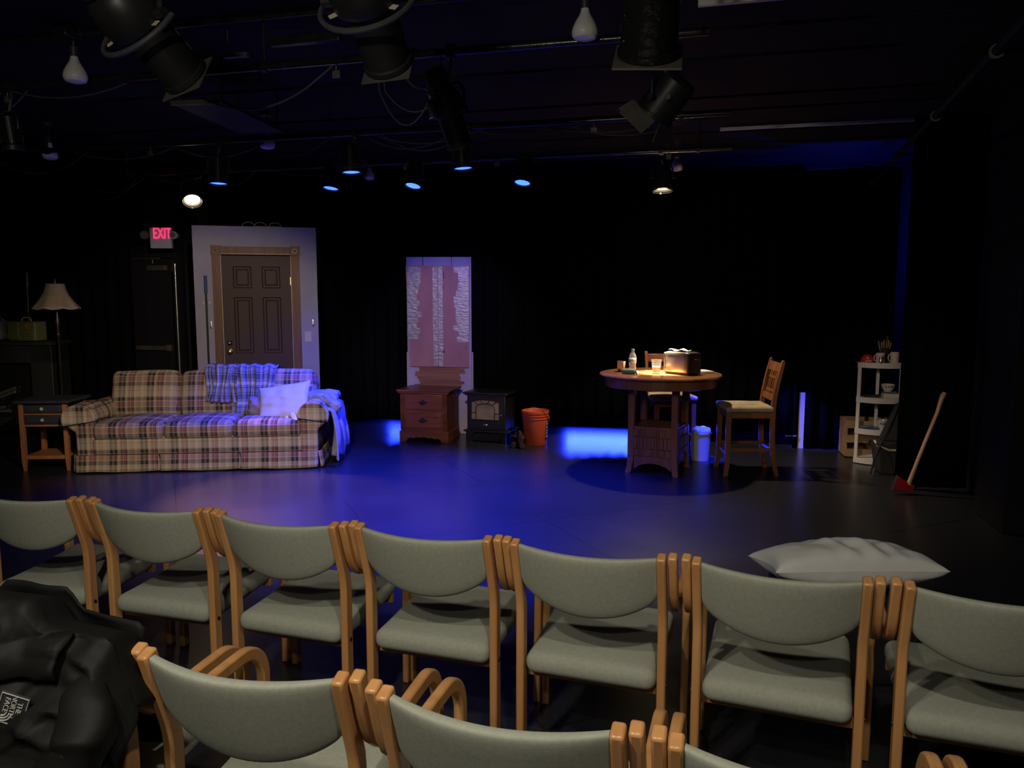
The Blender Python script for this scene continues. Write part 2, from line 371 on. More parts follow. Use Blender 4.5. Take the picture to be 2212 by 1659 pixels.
# ------------------------------------------------------------------ the room
CEIL = 3.12
RM = Matrix.Rotation(ROT, 4, 'Z')
struct('floor', MB().box((-3.1, 3.6, -.05), (10.8, 14.2, .1)), 'floor', rz=ROT)
struct('ceiling', MB().box((-3.1, 3.6, CEIL+.05), (10.8, 14.2, .1)), 'ceil', rz=ROT)
struct('wall_back', MB().box((-3.1, 10.1, 1.56), (10.6, .12, 3.12)), 'backwall', rz=ROT)
struct('wall_left', MB().box((-8.42, 3.6, 1.56), (.12, 13.0, 3.12)), 'block', rz=ROT)
wr = MB().box((2.22, 3.6, 1.56), (.12, 13.0, 3.12))
struct('wall_right', wr, 'block', rz=ROT)
struct('wall_rear', MB().box((-3.1, -3.2, 1.56), (10.6, .12, 3.12)), 'block', rz=ROT)
# ceiling battens that run across the room
for k, y in enumerate((2.2, 3.3, 4.75, 5.3, 6.3, 6.75, 7.6, 8.2)):
    struct('trim_%d' % (k+1), MB().box((-3.1, y, CEIL-.008), (10.4, .055, .016)), 'ceil', rz=ROT)
# block joints of the right wall
jb = MB()
for k in range(1, 15): jb.box((2.155, 3.6, k*.2), (.012, 13, .008))
struct('trim_9', jb, 'block', rz=ROT)
# projecting pier and grille low on the right wall
struct('trim_10', MB().box((2.08, 6.05, 1.0), (.16, .55, 2.0)), 'block', rz=ROT, bevel=.01)

def curtain(name, x0, x1, y, z0, z1, label, amp=.035, per=.16, seed=0, group='black stage curtains', slope=0):
    n = int((x1-x0)/.02)
    def fn(u, v):
        x = x0+(x1-x0)*u; p = 2*math.pi*x/per + 1.3*math.sin(x*2.1+seed)
        a = amp*(.75+.25*math.sin(x*5+seed))*(1-.3*v)
        top = z1 + .006*math.sin(x*7+seed)
        return Vector((x, y+slope*(x-x0)+a*math.sin(p)+.012*math.sin(3*x+seed)*(1-v), z0+.012*math.sin(x*2.3+seed)*(1-v)+(top-z0)*v))
    t = ob(name, MB().grid(fn, n, 10), 'velour', rz=ROT, solid=.006, label=label, cat='curtain', group=group, ang=180)
    return t
curtain('stage_curtain', -6.12, .95, 8.72, .135, 2.965, 'long black curtain closing off the back of the stage behind the door flat')
curtain('stage_curtain', .93, 1.86, 8.62, .02, 2.90, 'black curtain at the back right, behind the white corner shelf', seed=3)
curtain('stage_curtain', -8.3, -5.93, 7.1, .02, 3.06, 'black curtain at far left behind the floor lamp', seed=5)
curtain('stage_curtain', 1.585, 2.14, 7.0, .02, 3.04, 'narrow black masking curtain at the right, beside the axe', seed=8, amp=.025)

# wall and exit door in the left corner of the back
struct('wall_corner', MB().box((-7.3, 8.27, 1.56), (2.2, .1, 3.12)), 'block', rz=ROT)
M['darkdoor'] = mat('black_door_paint', (.016, .016, .021), .45)
door = struct('door_1', MB().box((-6.72, 8.20, 1.03), (.92, .045, 2.06)), 'darkdoor', rz=ROT, bevel=.004)
ob('push_bar', MB().box((-6.66, 8.14, .98), (.64, .04, .055)).box((-6.95, 8.165, .98), (.07, .06, .08)).box((-6.36, 8.165, .98), (.07, .06, .08)), 'plate', door, bevel=.006)
ob('door_closer', MB().box((-6.45, 8.13, 1.95), (.26, .05, .06)).cyl((-6.5, 8.12, 2.0), (-6.5, 8.12, 2.05), .01).box((-6.6, 8.12, 2.06), (.42, .025, .012)), 'plate', door, bevel=.004)
struct('trim_11', MB().box((-6.2, 8.19, 1.05), (.05, .07, 2.1)).box((-6.72, 8.19, 2.1), (1.08, .07, .06)), 'darkdoor', rz=ROT)
ob('lit_door_edge', MB().cyl((0, 0, 0), (0, 0, 1.97), .010), 'steel', loc=(-3.76, 8.72, 0), label='slim pale rod standing in for the lit door edge left of the door flat', cat='pole')  # pale rod stands in for the thin line of light on the door edge

# exit sign with two lamp heads
ex = thing('exit_sign', 'lit sign with red EXIT lettering high on the wall left of the door flat', 'sign', (-4.0, 8.96, 2.27), R(4))
ob('sign_box', MB().box((0, 0, 0), (.235, .07, .235)), 'signbody', ex, bevel=.008)
ob('lettering', MB().add([], []).add(*(lambda t: (t.V, t.F))(text_mesh('EXIT', .165, .003)), RX(90)), 'exitred', ex, loc=(.022, -.040, .045), label='glowing red letters').scale = (.60, 1, 1.05)
for sx in (-1, 1):
    h = ob('lamp_head', MB().cyl((0, .03, 0), (0, -.05, 0), .052 if sx < 0 else .040, .058 if sx < 0 else .044, 20).cyl((-sx*.05, 0, 0), (0, 0, 0), .015), 'black' if sx < 0 else 'signbody', ex, loc=(sx*(.165 if sx < 0 else .150), -.01, .03), bevel=.004)
    ob('lens', MB().cyl((0, -.052, 0), (0, -.056, 0), .045 if sx < 0 else .034), 'steel', h)

# ------------------------------------------------------------------ audience chairs
def arc(cy, cz, r, a0, a1, n=7): return [(cy+r*math.cos(R(a0+(a1-a0)*i/n)), cz+r*math.sin(R(a0+(a1-a0)*i/n))) for i in range(n+1)]
POST = [(.0, 0), (.0, .30), (.0, .56), (-.004, .60), (-.014, .635), (-.032, .69), (-.050, .745), (-.068, .80), (-.074, .82)]
ARM = [(-.060, .822), (-.044, .775), (-.028, .725), (-.014, .688), (.006, .652), (.038, .624), (.09, .610), (.17, .611), (.24, .613), (.30, .613)] + arc(.33, .508, .105, 88, 6, 9) + [(.433, .45), (.431, .36), (.428, .2), (.426, 0)]
BW, XP = .028, .236
def chair_parts(t, arms=(1, 1)):
    for s in (-1, 1):
        ob('rear_leg', MB().sweep(POST, s*XP, BW, [.046, .046, .044, .044, .042, .042, .042, .042, .042]), 'beech', t, bevel=.006)
        if arms[(s+1)//2]:
            ob('armrest', MB().sweep(ARM, s*(XP+.0325), BW, .038), 'beech', t, bevel=.006)
    def back(u, v):                               # closed curved pad, section superellipse
        x = (-1+2*u)*.221; q = 1-(x/.221)**2
        zt = .812-.006*q; zb = .668-.085*(max(q, 0)**.75)
        a = 2*math.pi*v; ca, sa = math.cos(a), math.sin(a)
        e = .42; px = math.copysign(abs(ca)**e, ca); pz = math.copysign(abs(sa)**e, sa)
        zc, zh = (zt+zb)/2, (zt-zb)/2
        z = zc+zh*pz; th = .021*(1-.25*abs(2*u-1)**4)
        y = -.35*(z-.62)-.050*q - .006 + px*th
        return Vector((x, y, z))
    mb = MB().grid(back, 26, 32)
    nu = 27
    for j, sgn in ((0, 1), (26, -1)):
        loop = [k*nu+j for k in range(32)]
        mb.F.append(tuple(loop if sgn > 0 else reversed(loop)))
    ob('backrest', mb, 'fabric', t, ang=60)
    def zt(x, y): return 0
    sb = MB().rbox((0, .205, .385), (.438, .47, .075), .034, 9, (0, 0, .014))
    # dip along the middle and a rolled rear edge
    sb.V = [(x*(1+.04*(y/.44)), y, z + .018*(1-min(1, abs((y-.22)/.24))**2)*(-.6) + .035*(y/.47)) for x, y, z in sb.V]
    ob('seat', sb, 'fabric', t, ang=60)
    ob('seat_rail', MB().box((0, .40, .37), (.445, .022, .04)), 'beech', t, bevel=.003)
    ob('seat_rail', MB().box((0, .04, .335), (.445, .022, .035)), 'beech', t, bevel=.003)
    for s in (-1, 1):
        ob('bolt', MB().cyl((s*(XP+.013), .0, .37), (s*(XP+.0175), .0, .37), .007), 'black', t)
def sage(loc, ang, label, group, first=[None]):
    if first[0] is None:
        t = thing('armchair', label, 'chair', (loc[0], loc[1], 0), R(ang), group); chair_parts(t); first[0] = t; return t
    return dup(first[0], (loc[0], loc[1], 0), R(ang), label, group)
def place(mx, my, ang):   # mid point of the tops of the two posts -> origin of the chair
    a = R(ang); return (mx+.074*(-math.sin(a))*1.0*1, my+.074*math.cos(a))
row1 = [(-1.967, 3.030, -13), (-1.399, 2.877, -16.0), (-.849, 2.701, -17.8), (-.306, 2.545, -17.9), (.233, 2.364, -18.5), (.778, 2.176, -21), (1.325, 1.985, -19)]
lab1 = ['sage armchair at the left end of the front row, cut by the photo edge', 'sage armchair in the front row, second from the left, its seat behind the black jacket',
        'sage armchair in the front row, third from the left, below the sofa\'s right end', 'sage armchair in the middle of the front row, fourth from the left',
        'sage armchair in the front row, fifth from the left, in front of the round table', 'sage armchair in the front row directly before the white pillow, sixth from left',
        'sage armchair at the right end of the front row, cut off by the photo edge']
for (x, y, a), lb in zip(row1, lab1): sage(place(x, y, a), a, lb, 'front row of sage armchairs')
row2 = [(-1.165, 1.725, -13), (-.589, 1.594, -13.9), (-.031, 1.409, -17.0), (.520, 1.235, -17.5), (1.075, 1.06, -18)]
lab2 = ['armchair in the second row hidden under the black jacket', 'sage armchair in the second row just right of the black jacket',
        'sage armchair in the second row, middle one, backrest cut by the bottom edge', 'sage armchair in the second row, right of centre, only its top corner showing',
        'sage armchair at the right of the second row, only its curved arm showing']
for (x, y, a), lb in zip(row2, lab2): sage(place(x, y, a), a, lb, 'second row of sage armchairs')

# ------------------------------------------------------------------ pillows
def pillow_mb(w, h, t, seed=0, wr=.008, nu=34, nv=26, crease=0):
    def side(sg):
        def f(u, v):
            a, b = -1+2*u, -1+2*v
            e = (1-a*a)*(1-b*b)
            th = t/2*max(e, 0)**.42
            pin = 1-.10*(1-b*b)*abs(a)**3; pin2 = 1-.10*(1-a*a)*abs(b)**3
            x, y = a*w/2*pin, b*h/2*pin2
            n = noise.noise(Vector((x*9, y*9, seed+sg)))*wr*2 + noise.noise(Vector((x*4+y*14, y*5, seed+3*sg)))*wr*1.5
            if crease: n += crease*math.sin((x*2.3+y*.7)*26+3*noise.noise(Vector((x*4, y*3, seed))))*max(0, 1-abs(a-.15)*1.6)
            return Vector((x, y, sg*(th+n*max(e, 0)**.5)))
        return f
    mb = MB().grid(side(1), nu, nv); mb.grid(side(-1), nu, nv); return mb
# stool-like black box that carries the front pillow
ob('black_cube_seat', MB().box((0, 0, .185), (.52, .34, .37)), 'black', loc=(1.42, 3.22, 0), rz=R(0), bevel=.01, label='low black box under the white pillow behind the front row', cat='box')
ob('bed_pillow', pillow_mb(.72, .36, .20, 4, .008, 60, 44, crease=.013), 'cottongrey', loc=(1.42, 3.20, .475), rot=Euler((R(-8), R(0), R(1))), sub=1, ang=75, label='creased white pillow lying flat on a black box behind the front row', cat='pillow')

# ------------------------------------------------------------------ sofa
SO = (-2.905, 7.07, 0); SR = R(6)
sofa = thing('plaid_sofa', 'three-seat brown plaid skirted sofa with rolled arms in front of the door flat', 'sofa', SO, SR)
ob('base', MB().rbox((0, .44, .20), (2.10, .84, .30), .02, 6), 'plaid', sofa)
ob('front_rail', MB().rbox((0, .015, .235), (1.87, .07, .145), .022, 8), 'plaid', sofa)
for s in (-1, 1):
    P = [(.925, .15), (.925, .49)] + [(1.045+.125*math.cos(R(a)), .492+.125*math.sin(R(a))) for a in range(170, -31, -20)] + [(1.125, .40), (1.085, .375), (1.082, .33), (1.082, .15)]
    P = [(s*x, z) for x, z in P]
    a = ob('arm', MB().prism(P, -.005, .86, 'y'), 'plaid', sofa, bevel=.022, ang=50, bseg=3)
    # loose arm cover over the scroll
    Q = [(1.045+.135*math.cos(R(t)), .492+.135*math.sin(R(t))) for t in range(185, -36, -13)]
    def f(u, v, Q=Q, s=s):
        i = u*(len(Q)-1); k = min(int(i), len(Q)-2); w = i-k
        x = Q[k][0]*(1-w)+Q[k+1][0]*w; z = Q[k][1]*(1-w)+Q[k+1][1]*w
        return Vector((s*x, -.03+.36*v, z+.004*math.sin(u*9+v*5)))
    ob('arm_cover', MB().grid(f, 22, 8), 'plaid', a, solid=.008, ang=60, off=1)
    ob('arm_cover_front', MB().prism([(s*x, z) for x, z in Q], -.038, -.028, 'y'), 'plaid', a, bevel=.004)
for k in (-1, 0, 1):
    c = ob('seat_cushion', MB().rbox((k*.617, .30, .378), (.612, .66, .155), .045, 10, (.004, .012, .022), wob=.006, seed=k), 'plaid', sofa, ang=80)
for k in (-1, 0, 1):
    mb = MB().rbox((0, 0, 0), (.66, .20, .47), .075, 10, (.004, .03, .012), wob=.008, seed=k+9)
    ob('back_cushion', mb, 'plaid', sofa, loc=(k*.655, .655, .635), rot=(R(-14), 0, 0), ang=80)
ob('back_frame', MB().rbox((0, .83, .47), (1.98, .16, .66), .06, 8), 'plaid', sofa, ang=60)
# box-pleated skirt
def skirt(p0, p1, zt=.165):
    p0 = Vector(p0); p1 = Vector(p1); d = (p1-p0); nrm = Vector((d.y, -d.x, 0)).normalized()
    def f(u, v):
        p = p0+d*u + nrm*(.004+.030*(1-v)*(.7+.3*math.sin(u*5))+.004*math.sin(u*17))
        e = min(u, 1-u); p = p - nrm*.02*max(0, 1-e/.03)
        return Vector((p.x, p.y, .012+(zt-.012)*v+.004*math.sin(u*7)*(1-v)))
    return MB().grid(f, 40, 4)
xs = [-1.10, -.36, .36, 1.09]
for i in range(3): ob('skirt_panel', skirt((xs[i]+.008, -.02, 0), (xs[i+1]-.008, -.02, 0)), 'plaid', sofa, solid=.006, ang=70)
ob('skirt_panel', skirt((1.10, -.01, 0), (1.10, .86, 0)), 'plaid', sofa, solid=.006, ang=70)
ob('skirt_panel', skirt((-1.11, .86, 0), (-1.11, -.01, 0)), 'plaid', sofa, solid=.006, ang=70)
for x in (xs[1], xs[2]):                        # inverted pleats behind the gaps
    ob('pleat', MB().prism([(x-.03, .015), (x+.03, .015), (x+.006, .16), (x-.006, .16)], -.028, -.022, 'y'), 'plaid', sofa)

def sofa_pt(x, y, z): return Vector(SO) + Matrix.Rotation(SR, 3, 'Z') @ Vector((x, y, z))
# throw over the sofa back: path goes over the top and down the front
def over_path(v, L):
    s = v*L
    pts = [(.86, .74), (.845, .86), (.79, .905), (.70, .915), (.62, .895), (.585, .84), (.56, .76), (.53, .66), (.50, .56), (.47, .47)]
    acc = 0
    for a, b in zip(pts, pts[1:]):
        q = math.dist(a, b)
        if acc+q >= s or b is pts[-1]:
            t = (s-acc)/q; return a[0]+(b[0]-a[0])*t, a[1]+(b[1]-a[1])*t
        acc += q
def throw(x0, x1, L, seed, narrow=0):
    def f(u, v):
        x = x0+(x1-x0)*u; c = (x0+x1)/2
        x = c+(x-c)*(1-narrow*v)
        y, z = over_path(v, L)
        fold = .020*math.sin(u*19+seed+v*2.2)+.014*math.sin(u*41+seed*2-v*3)
        k = min(1, v*2.5)*.6+.4
        z2 = z + (.022*abs(math.sin(u*11+seed))*(1 if v < .45 else max(0, 1-(v-.45)*6)))
        return Vector((x + .012*math.sin(v*9+u*5), y-.022-fold*k, z2 - .02*u*v))
    return MB().grid(f, 60, 30)
tb = throw(-.20, .18, .66, 1.0, .10)
thr = thing('plaid_throw_blanket', 'blue and grey plaid throw blanket draped over the middle of the sofa back', 'blanket', SO, SR)
wuv = lambda mb, a, b, nx, ny: (lambda i: ((i % (nx+1))/nx*a, (i//(nx+1))/ny*b))
ob('long_fold', throw(.17, .61, .90, 2.2, .08), 'throw', thr, solid=.012, ang=80, uvfn=wuv(None, .50, .92, 60, 30))
ob('short_fold', throw(-.06, .24, .70, .6, -.05), 'throw', thr, solid=.012, ang=80, uvfn=wuv(None, .36, .72, 60, 30))
ob('care_tag', MB().box((0, 0, 0), (.045, .003, .04)), 'tagm', thr, loc=(.10, .50, .60), rot=(R(-10), R(25), 0), label='white care label')

# scatter cushion on the right seat
cu = thing('scatter_cushion', 'white cushion with hanging care tags leaning on the sofa\'s right arm', 'cushion', sofa_pt(.735, .27, .585), 0, rot=(Euler((R(55), R(-9), R(0)))))
ob('cushion_cover', pillow_mb(.52, .42, .17, 2, .010, 36, 30), 'cotton', cu, sub=1, ang=75)
ob('care_tag', MB().grid(lambda u, v: Vector((-.015+.03*u, -.0-.08*v, .0+.006*math.sin(v*4))), 3, 8), 'tagm', cu, loc=(.035, -.165, .045), rot=(R(-20), 0, R(18)), solid=.002)
ob('care_tag', MB().grid(lambda u, v: Vector((-.024+.048*u, -.13*v, .01*math.sin(v*5+1))), 3, 10), 'tagm', cu, loc=(.095, -.15, .05), rot=(R(-22), 0, R(22)), solid=.002)
# dark bunched cloth behind the cushion, and the blanket over the right arm
def bunch(c, d, seed, amp=.05, n=14):
    mb = MB().rbox((0, 0, 0), d, min(d)*.48, n)
    V = []
    for p in mb.V:
        q = Vector(p); k = Vector((q.x/d[0], q.y/d[1], q.z/d[2])).length*2
        q += q.normalized()*(amp*noise.noise(q*9+Vector((seed, 0, 0)))+amp*.6*abs(noise.noise(q*21+Vector((0, seed, 0)))))
        V.append(tuple(q))
    mb.V = V; return mb
ob('crumpled_shirt', bunch(0, (.26, .17, .20), 3, .045), mat('pink_grey_cloth', (.30, .24, .28), .9, var=.25, vs=9), loc=sofa_pt(.50, .40, .53), sub=1, ang=80, label='crumpled pinkish cloth wedged behind the left side of the white cushion', cat='clothing')
rb = thing('bunched_blanket', 'blue-lit blanket bunched on the sofa\'s right arm and trailing down its side', 'blanket', SO, SR)
M['fleece'] = mat('grey_fleece', (.30, .30, .36), .95, spec=.1, var=.2, vs=12, bump=.3, bs=40)
def hang(u, v):
    y = .05+.74*u - .10*v*(1-u); z = .60-.53*v
    fold = .035*math.sin(u*15+v*1.5)+.02*math.sin(u*34-v*3)
    x = 1.19+.03*math.sin(v*3)+fold*(.4+.6*v)+.05*v
    if v < .12: x -= (.12-v)*1.6
    z += .02*math.sin(u*9)*v
    return Vector((x, y, z))
ob('hanging_fold', MB().grid(hang, 60, 30), 'fleece', rb, solid=.014, ang=80)
ob('bunched_top', MB().add(*(lambda b: (b.V, b.F))(bunch(0, (.28, .38, .09), 11, .04))), 'fleece', rb, loc=(1.10, .36, .640), sub=1, ang=80)
ob('bunched_top', MB().add(*(lambda b: (b.V, b.F))(bunch(0, (.18, .22, .08), 17, .035))), 'fleece', rb, loc=(1.20, .22, .600), rot=(0, R(35), 0), sub=1, ang=80)

# ------------------------------------------------------------------ side table, left of the sofa
def turned(v): return v
st = thing('side_table', 'slate blue two-drawer side table with pine legs at the sofa\'s left end', 'table', (-4.325, 7.22, 0), R(4)); st.scale = (.90, 1, 1)
ob('tabletop', MB().rbox((0, 0, .648), (.55, .46, .028), .008, 4), 'navy', st)
for sx in (-1, 1):
    for sy in (-1, 1):
        cx, cy = sx*.215, sy*.175
        b = MB().hexa([(cx-.013, cy-.013, 0), (cx+.013, cy-.013, 0), (cx+.013, cy+.013, 0), (cx-.013, cy+.013, 0), (cx-.021, cy-.021, .12), (cx+.021, cy-.021, .12), (cx+.021, cy+.021, .12), (cx-.021, cy+.021, .12)])
        b.box((cx, cy, .377), (.042, .042, .514)); ob('leg', b, 'pine', st, bevel=.002)
ob('case', MB().box((0, .01, .53), (.40, .34, .205)), 'navy', st)
ob('apron', MB().box((0, -.178, .427), (.39, .024, .016)).box((0, -.178, .532), (.39, .024, .010)), 'pine', st)
for z in (.583, .480):
    d = ob('drawer', MB().prism([(-.19, z-.042), (.19, z-.042), (.19, z+.042), (-.19, z+.042)], -.184, -.17, 'y').prism([(-.175, z-.03), (.175, z-.03), (.175, z+.03), (-.175, z+.03)], -.19, -.18, 'y'), 'navy', st, bevel=.004)
    ob('knob', MB().lathe([(0, .03), (.012, .03), (.017, .022), (.015, .012), (.007, .008), (.007, 0)], 18, T(0, -.188, z+.0) @ RX(90)), 'cream', d, label='round cream knob')
ob('shelf', MB().box((0, 0, .135), (.43, .36, .018)).box((0, -.172, .127), (.40, .02, .032)), 'pine', st, bevel=.002)

# floor lamp
fl = thing('floor_lamp', 'floor lamp with scalloped beige bell shade behind the side table', 'lamp', (-4.60, 7.85, 0), 0)
ob('base', MB().lathe([(0, .0), (.13, 0), (.135, .015), (.10, .03), (.03, .045), (.015, .07)], 28), 'bronze', fl)
ob('pole', MB().lathe([(.011, .04), (.011, 1.20), (.02, 1.215), (.02, 1.235), (.011, 1.25), (.016, 1.30), (.024, 1.36), (.012, 1.42), (.012, 1.53)], 16), 'bronze', fl)
ob('harp', MB().tube([(0, 0, 1.5), (.04, 0, 1.56), (.05, 0, 1.62), (.03, 0, 1.7), (0, 0, 1.735), (-.03, 0, 1.7), (-.05, 0, 1.62), (-.04, 0, 1.56), (0, 0, 1.5)], .003, 6).lathe([(0, 1.79), (.006, 1.785), (.004, 1.765), (.008, 1.74), (.003, 1.73)], 10), 'bronze', fl)
def shadef(u, v):
    a = 2*math.pi*u; k = 1-v
    r = .085 + .118*(k**1.9)+.010*k
    r *= 1+.035*k*math.cos(a*8)
    z = 1.735-.238*k - .012*(k**6)*abs(math.sin(a*4))*1.2
    return Vector((r*math.cos(a), r*math.sin(a), z))
sh = ob('lamp_shade', MB().grid(shadef, 96, 14), 'shade', fl, solid=.004, ang=60)
ob('trim_cord', MB().tube([shadef(i/96, 0)+Vector((0, 0, -.002)) for i in range(96)], .004, 6, True), 'cream', sh)

# black fireplace cabinet with the radio and tool box on it
fp = thing('fireplace_mantel', 'dim black fireplace mantel cabinet at the far left behind the floor lamp', 'fireplace', (-5.35, 8.05, 0), R(2))
M['mantel'] = mat('black_satin_wood', (.016, .018, .018), .5)
ob('mantel_top', MB().rbox((0, 0, 1.13), (1.3, .40, .04), .008, 4), 'mantel', fp)
ob('surround', MB().box((-.52, 0, .555), (.22, .34, 1.11)).box((.52, 0, .555), (.22, .34, 1.11)).box((0, 0, 1.02), (1.26, .34, .18)).box((0, 0, .30), (1.26, .34, .14)).box((0, .15, .55), (1.2, .03, 1.1)), 'mantel', fp, bevel=.006)
ob('firebox_glass', MB().box((0, -.08, .65), (.82, .01, .56)), 'blackgloss', fp)
bxx = MB()
for i in range(7):
    a = random.uniform(-1, 1); bxx.cyl((-.22+.2*random.random(), -.11, .42+.02*i), (.02+.2*random.random(), -.12, .43+.04*i), .012, .018, 7)
ob('log_set', bxx, 'plate', fp)
cdp = thing('portable_stereo', 'grey portable stereo with a round speaker on the fireplace mantel, cut by the photo edge', 'radio', (-5.42, 7.98, 1.155), R(2))
ob('body', MB().rbox((0, 0, .11), (.42, .20, .21), .045, 8), 'greyplastic', cdp)
for x in (-.14, .10): ob('speaker_grille', MB().lathe([(0, .012), (.06, .010), (.068, .0)], 28, T(x, -.098, .10) @ RX(90)), mat('pale_grey_grille', (.24, .25, .27), .6, bump=.5, bs=200) if x < 0 else bpy.data.materials['pale_grey_grille'], cdp)
ob('handle', MB().tube([(-.19, 0, .19), (-.18, -.02, .235), (0, -.02, .24), (.18, -.02, .235), (.19, 0, .19)], .009, 8), 'greyplastic', cdp)
tl = thing('tool_case', 'olive green tool case with tan handle and orange B emblem on the fireplace mantel', 'case', (-4.99, 7.98, 1.155), R(-12))
ob('body', MB().rbox((0, 0, .10), (.33, .16, .20), .018, 6), 'green', tl)
ob('lid_panel', MB().rbox((-.09, -.085, .11), (.13, .02, .17), .006, 4).box((-.09, -.088, .045), (.15, .022, .04)), 'green', tl)
ob('ridge', MB().box((.07, -.083, .03), (.14, .012, .012)).box((.07, -.083, .055), (.14, .012, .012)).box((.07, -.083, .08), (.14, .012, .012)), 'green', tl, bevel=.003)
ob('handle', MB().tube([(-.06, 0, .195), (-.055, 0, .225), (-.04, 0, .238), (.03, 0, .238), (.045, 0, .225), (.055, 0, .195)], .007, 8), mat('tan_handle', (.30, .19, .11), .5), tl, label='tan carrying handle')
ob('emblem', MB().add(*(lambda t: (t.V, t.F))(text_mesh('B', .075, .002)), RX(90)), 'orange', tl, loc=(.07, -.084, .145), label='orange letter emblem')
ob('wooden_stick', MB().lathe([(0, .33), (.008, .33), (.012, .3), (.013, .2), (.006, .17), (.004, .0), (.003, -.378), (0, -.379)], 12), mat('aged_tan_wood', (.19, .15, .08), .6), loc=(-5.06, 8.13, 1.53), rot=(0, R(2), 0), label='thin tan wooden stick standing on the fireplace mantel behind the tool case', cat='stick')

# ------------------------------------------------------------------ door flat
FR = R(15)
df = thing('door_flat', 'pale lavender scenery flat with a brown six-panel door behind the sofa', 'scenery flat', (-2.90, 8.87, 0), FR)
FW = 1.33
ob('wall_panel', MB().prism([(-.665, 0), (-.375, 0), (-.375, 2.085), (.375, 2.085), (.375, 0), (.665, 0), (.665, 2.39), (-.665, 2.39)], -.02, .02, 'y'), 'flat', df, ang=20)
ob('back_brace', MB().box((-.55, .05, 1.19), (.06, .06, 2.3)), 'flatedge', df)
ob('back_brace', MB().box((.55, .05, 1.19), (.06, .06, 2.3)), 'flatedge', df)
# fluted casing, head casing and corner blocks
def flutes(w, h, horiz=False):
    mb = MB(); n = 5; pw = w/(2*n+1)
    poly = [(-w/2, 0)]
    for i in range(n):
        x = -w/2+pw*(2*i+1); poly += [(x, 0), (x+pw*.15, .012), (x+pw*.85, .012), (x+pw, 0)]
    poly += [(w/2, 0), (w/2, .016), (-w/2, .016)]
    if horiz: return MB().prism([(z, y) for z, y in poly], -h/2, h/2, 'z', RY(90) @ RZ(0))
    return MB().prism(poly, 0, h, 'z')
for x in (-.425, .425):
    ob('side_casing', flutes(.095, 2.075), 'trimwood', df, loc=(x, -.036, 0), ang=20)
ob('head_casing', MB().add(*(lambda b: ([(z, y, x) for x, y, z in b.V], b.F))(flutes(.09, .76))), 'trimwood', df, loc=(-.38, -.036, 2.12), ang=20)
for x in (-.425, .425):
    cb = ob('corner_block', MB().box((x, -.032, 2.122), (.105, .026, .105)), 'trimwood', df, bevel=.004)
    ob('rosette', MB().lathe([(0, .006), (.01, .008), (.014, .002), (.022, .002), (.026, .008), (.032, .008), (.036, 0)], 24, T(x, -.045, 2.122) @ RX(90)), 'oak', cb)
ob('door_jamb', MB().box((-.378, .0, 1.04), (.012, .07, 2.08)).box((.378, 0, 1.04), (.012, .07, 2.08)).box((0, 0, 2.081), (.76, .07, .012)), 'cream', df)
# six-panel leaf: stiles and rails around recessed panels with raised fields
dw, dh = .735, 2.065
def leaf():
    mb = MB(); xs = [-dw/2, -.255, -.055, .055, .255, dw/2]; zs = [0, .24, .80, .96, 1.60, 1.70, 1.945, dh]
    holes = [(1, 1), (1, 3), (1, 5), (3, 1), (3, 3), (3, 5)]
    yf, yb = -.012, .028
    for i in range(5):
        for j in range(7):
            x0, x1, z0, z1 = xs[i], xs[i+1], zs[j], zs[j+1]
            if (i, j) not in holes:
                mb.add([(x0, yf, z0), (x1, yf, z0), (x1, yf, z1), (x0, yf, z1)], [(0, 1, 2, 3)])
            else:
                r = [(0, yf), (.012, yf+.012), (.030, yf+.012), (.045, yf+.003)]
                for (a, ya), (b, yb2) in zip(r, r[1:]):
                    o = [(x0+a, ya, z0+a), (x1-a, ya, z0+a), (x1-a, ya, z1-a), (x0+a, ya, z1-a)]
                    q = [(x0+b, yb2, z0+b), (x1-b, yb2, z0+b), (x1-b, yb2, z1-b), (x0+b, yb2, z1-b)]
                    mb.add(o+q, [(k, (k+1) % 4, 4+(k+1) % 4, 4+k) for k in range(4)])
                b, y3 = r[-1]; mb.add([(x0+b, y3, z0+b), (x1-b, y3, z0+b), (x1-b, y3, z1-b), (x0+b, y3, z1-b)], [(0, 1, 2, 3)])
    mb.add([(-dw/2, yb, 0), (dw/2, yb, 0), (dw/2, yb, dh), (-dw/2, yb, dh), (-dw/2, yf, 0), (dw/2, yf, 0), (dw/2, yf, dh), (-dw/2, yf, dh)], [(3, 2, 1, 0), (0, 4, 7, 3), (1, 2, 6, 5), (3, 7, 6, 2), (0, 1, 5, 4)])
    return mb
dl = ob('door_leaf', leaf(), 'doorbrown', df, ang=15)
ob('deadbolt', MB().lathe([(0, .022), (.012, .022), (.018, .018), (.030, .010), (.031, 0)], 24, T(-.315, -.012, 1.085) @ RX(90)).box((-.315, -.04, 1.085), (.03, .014, .009)), 'brass', dl)
ob('door_knob', MB().lathe([(0, .062), (.018, .060), (.027, .048), (.026, .036), (.013, .026), (.012, .012), (.032, .006), (.033, 0)], 24, T(-.315, -.012, .985) @ RX(90)), 'brass', dl, label='round brass knob')
for z in (1.78, 1.02, .25): ob('hinge', MB().box((.372, -.02, z), (.012, .012, .095)).cyl((.374, -.026, z-.05), (.374, -.026, z+.05), .006), 'brass' if z > 1.5 else 'bronze', dl)
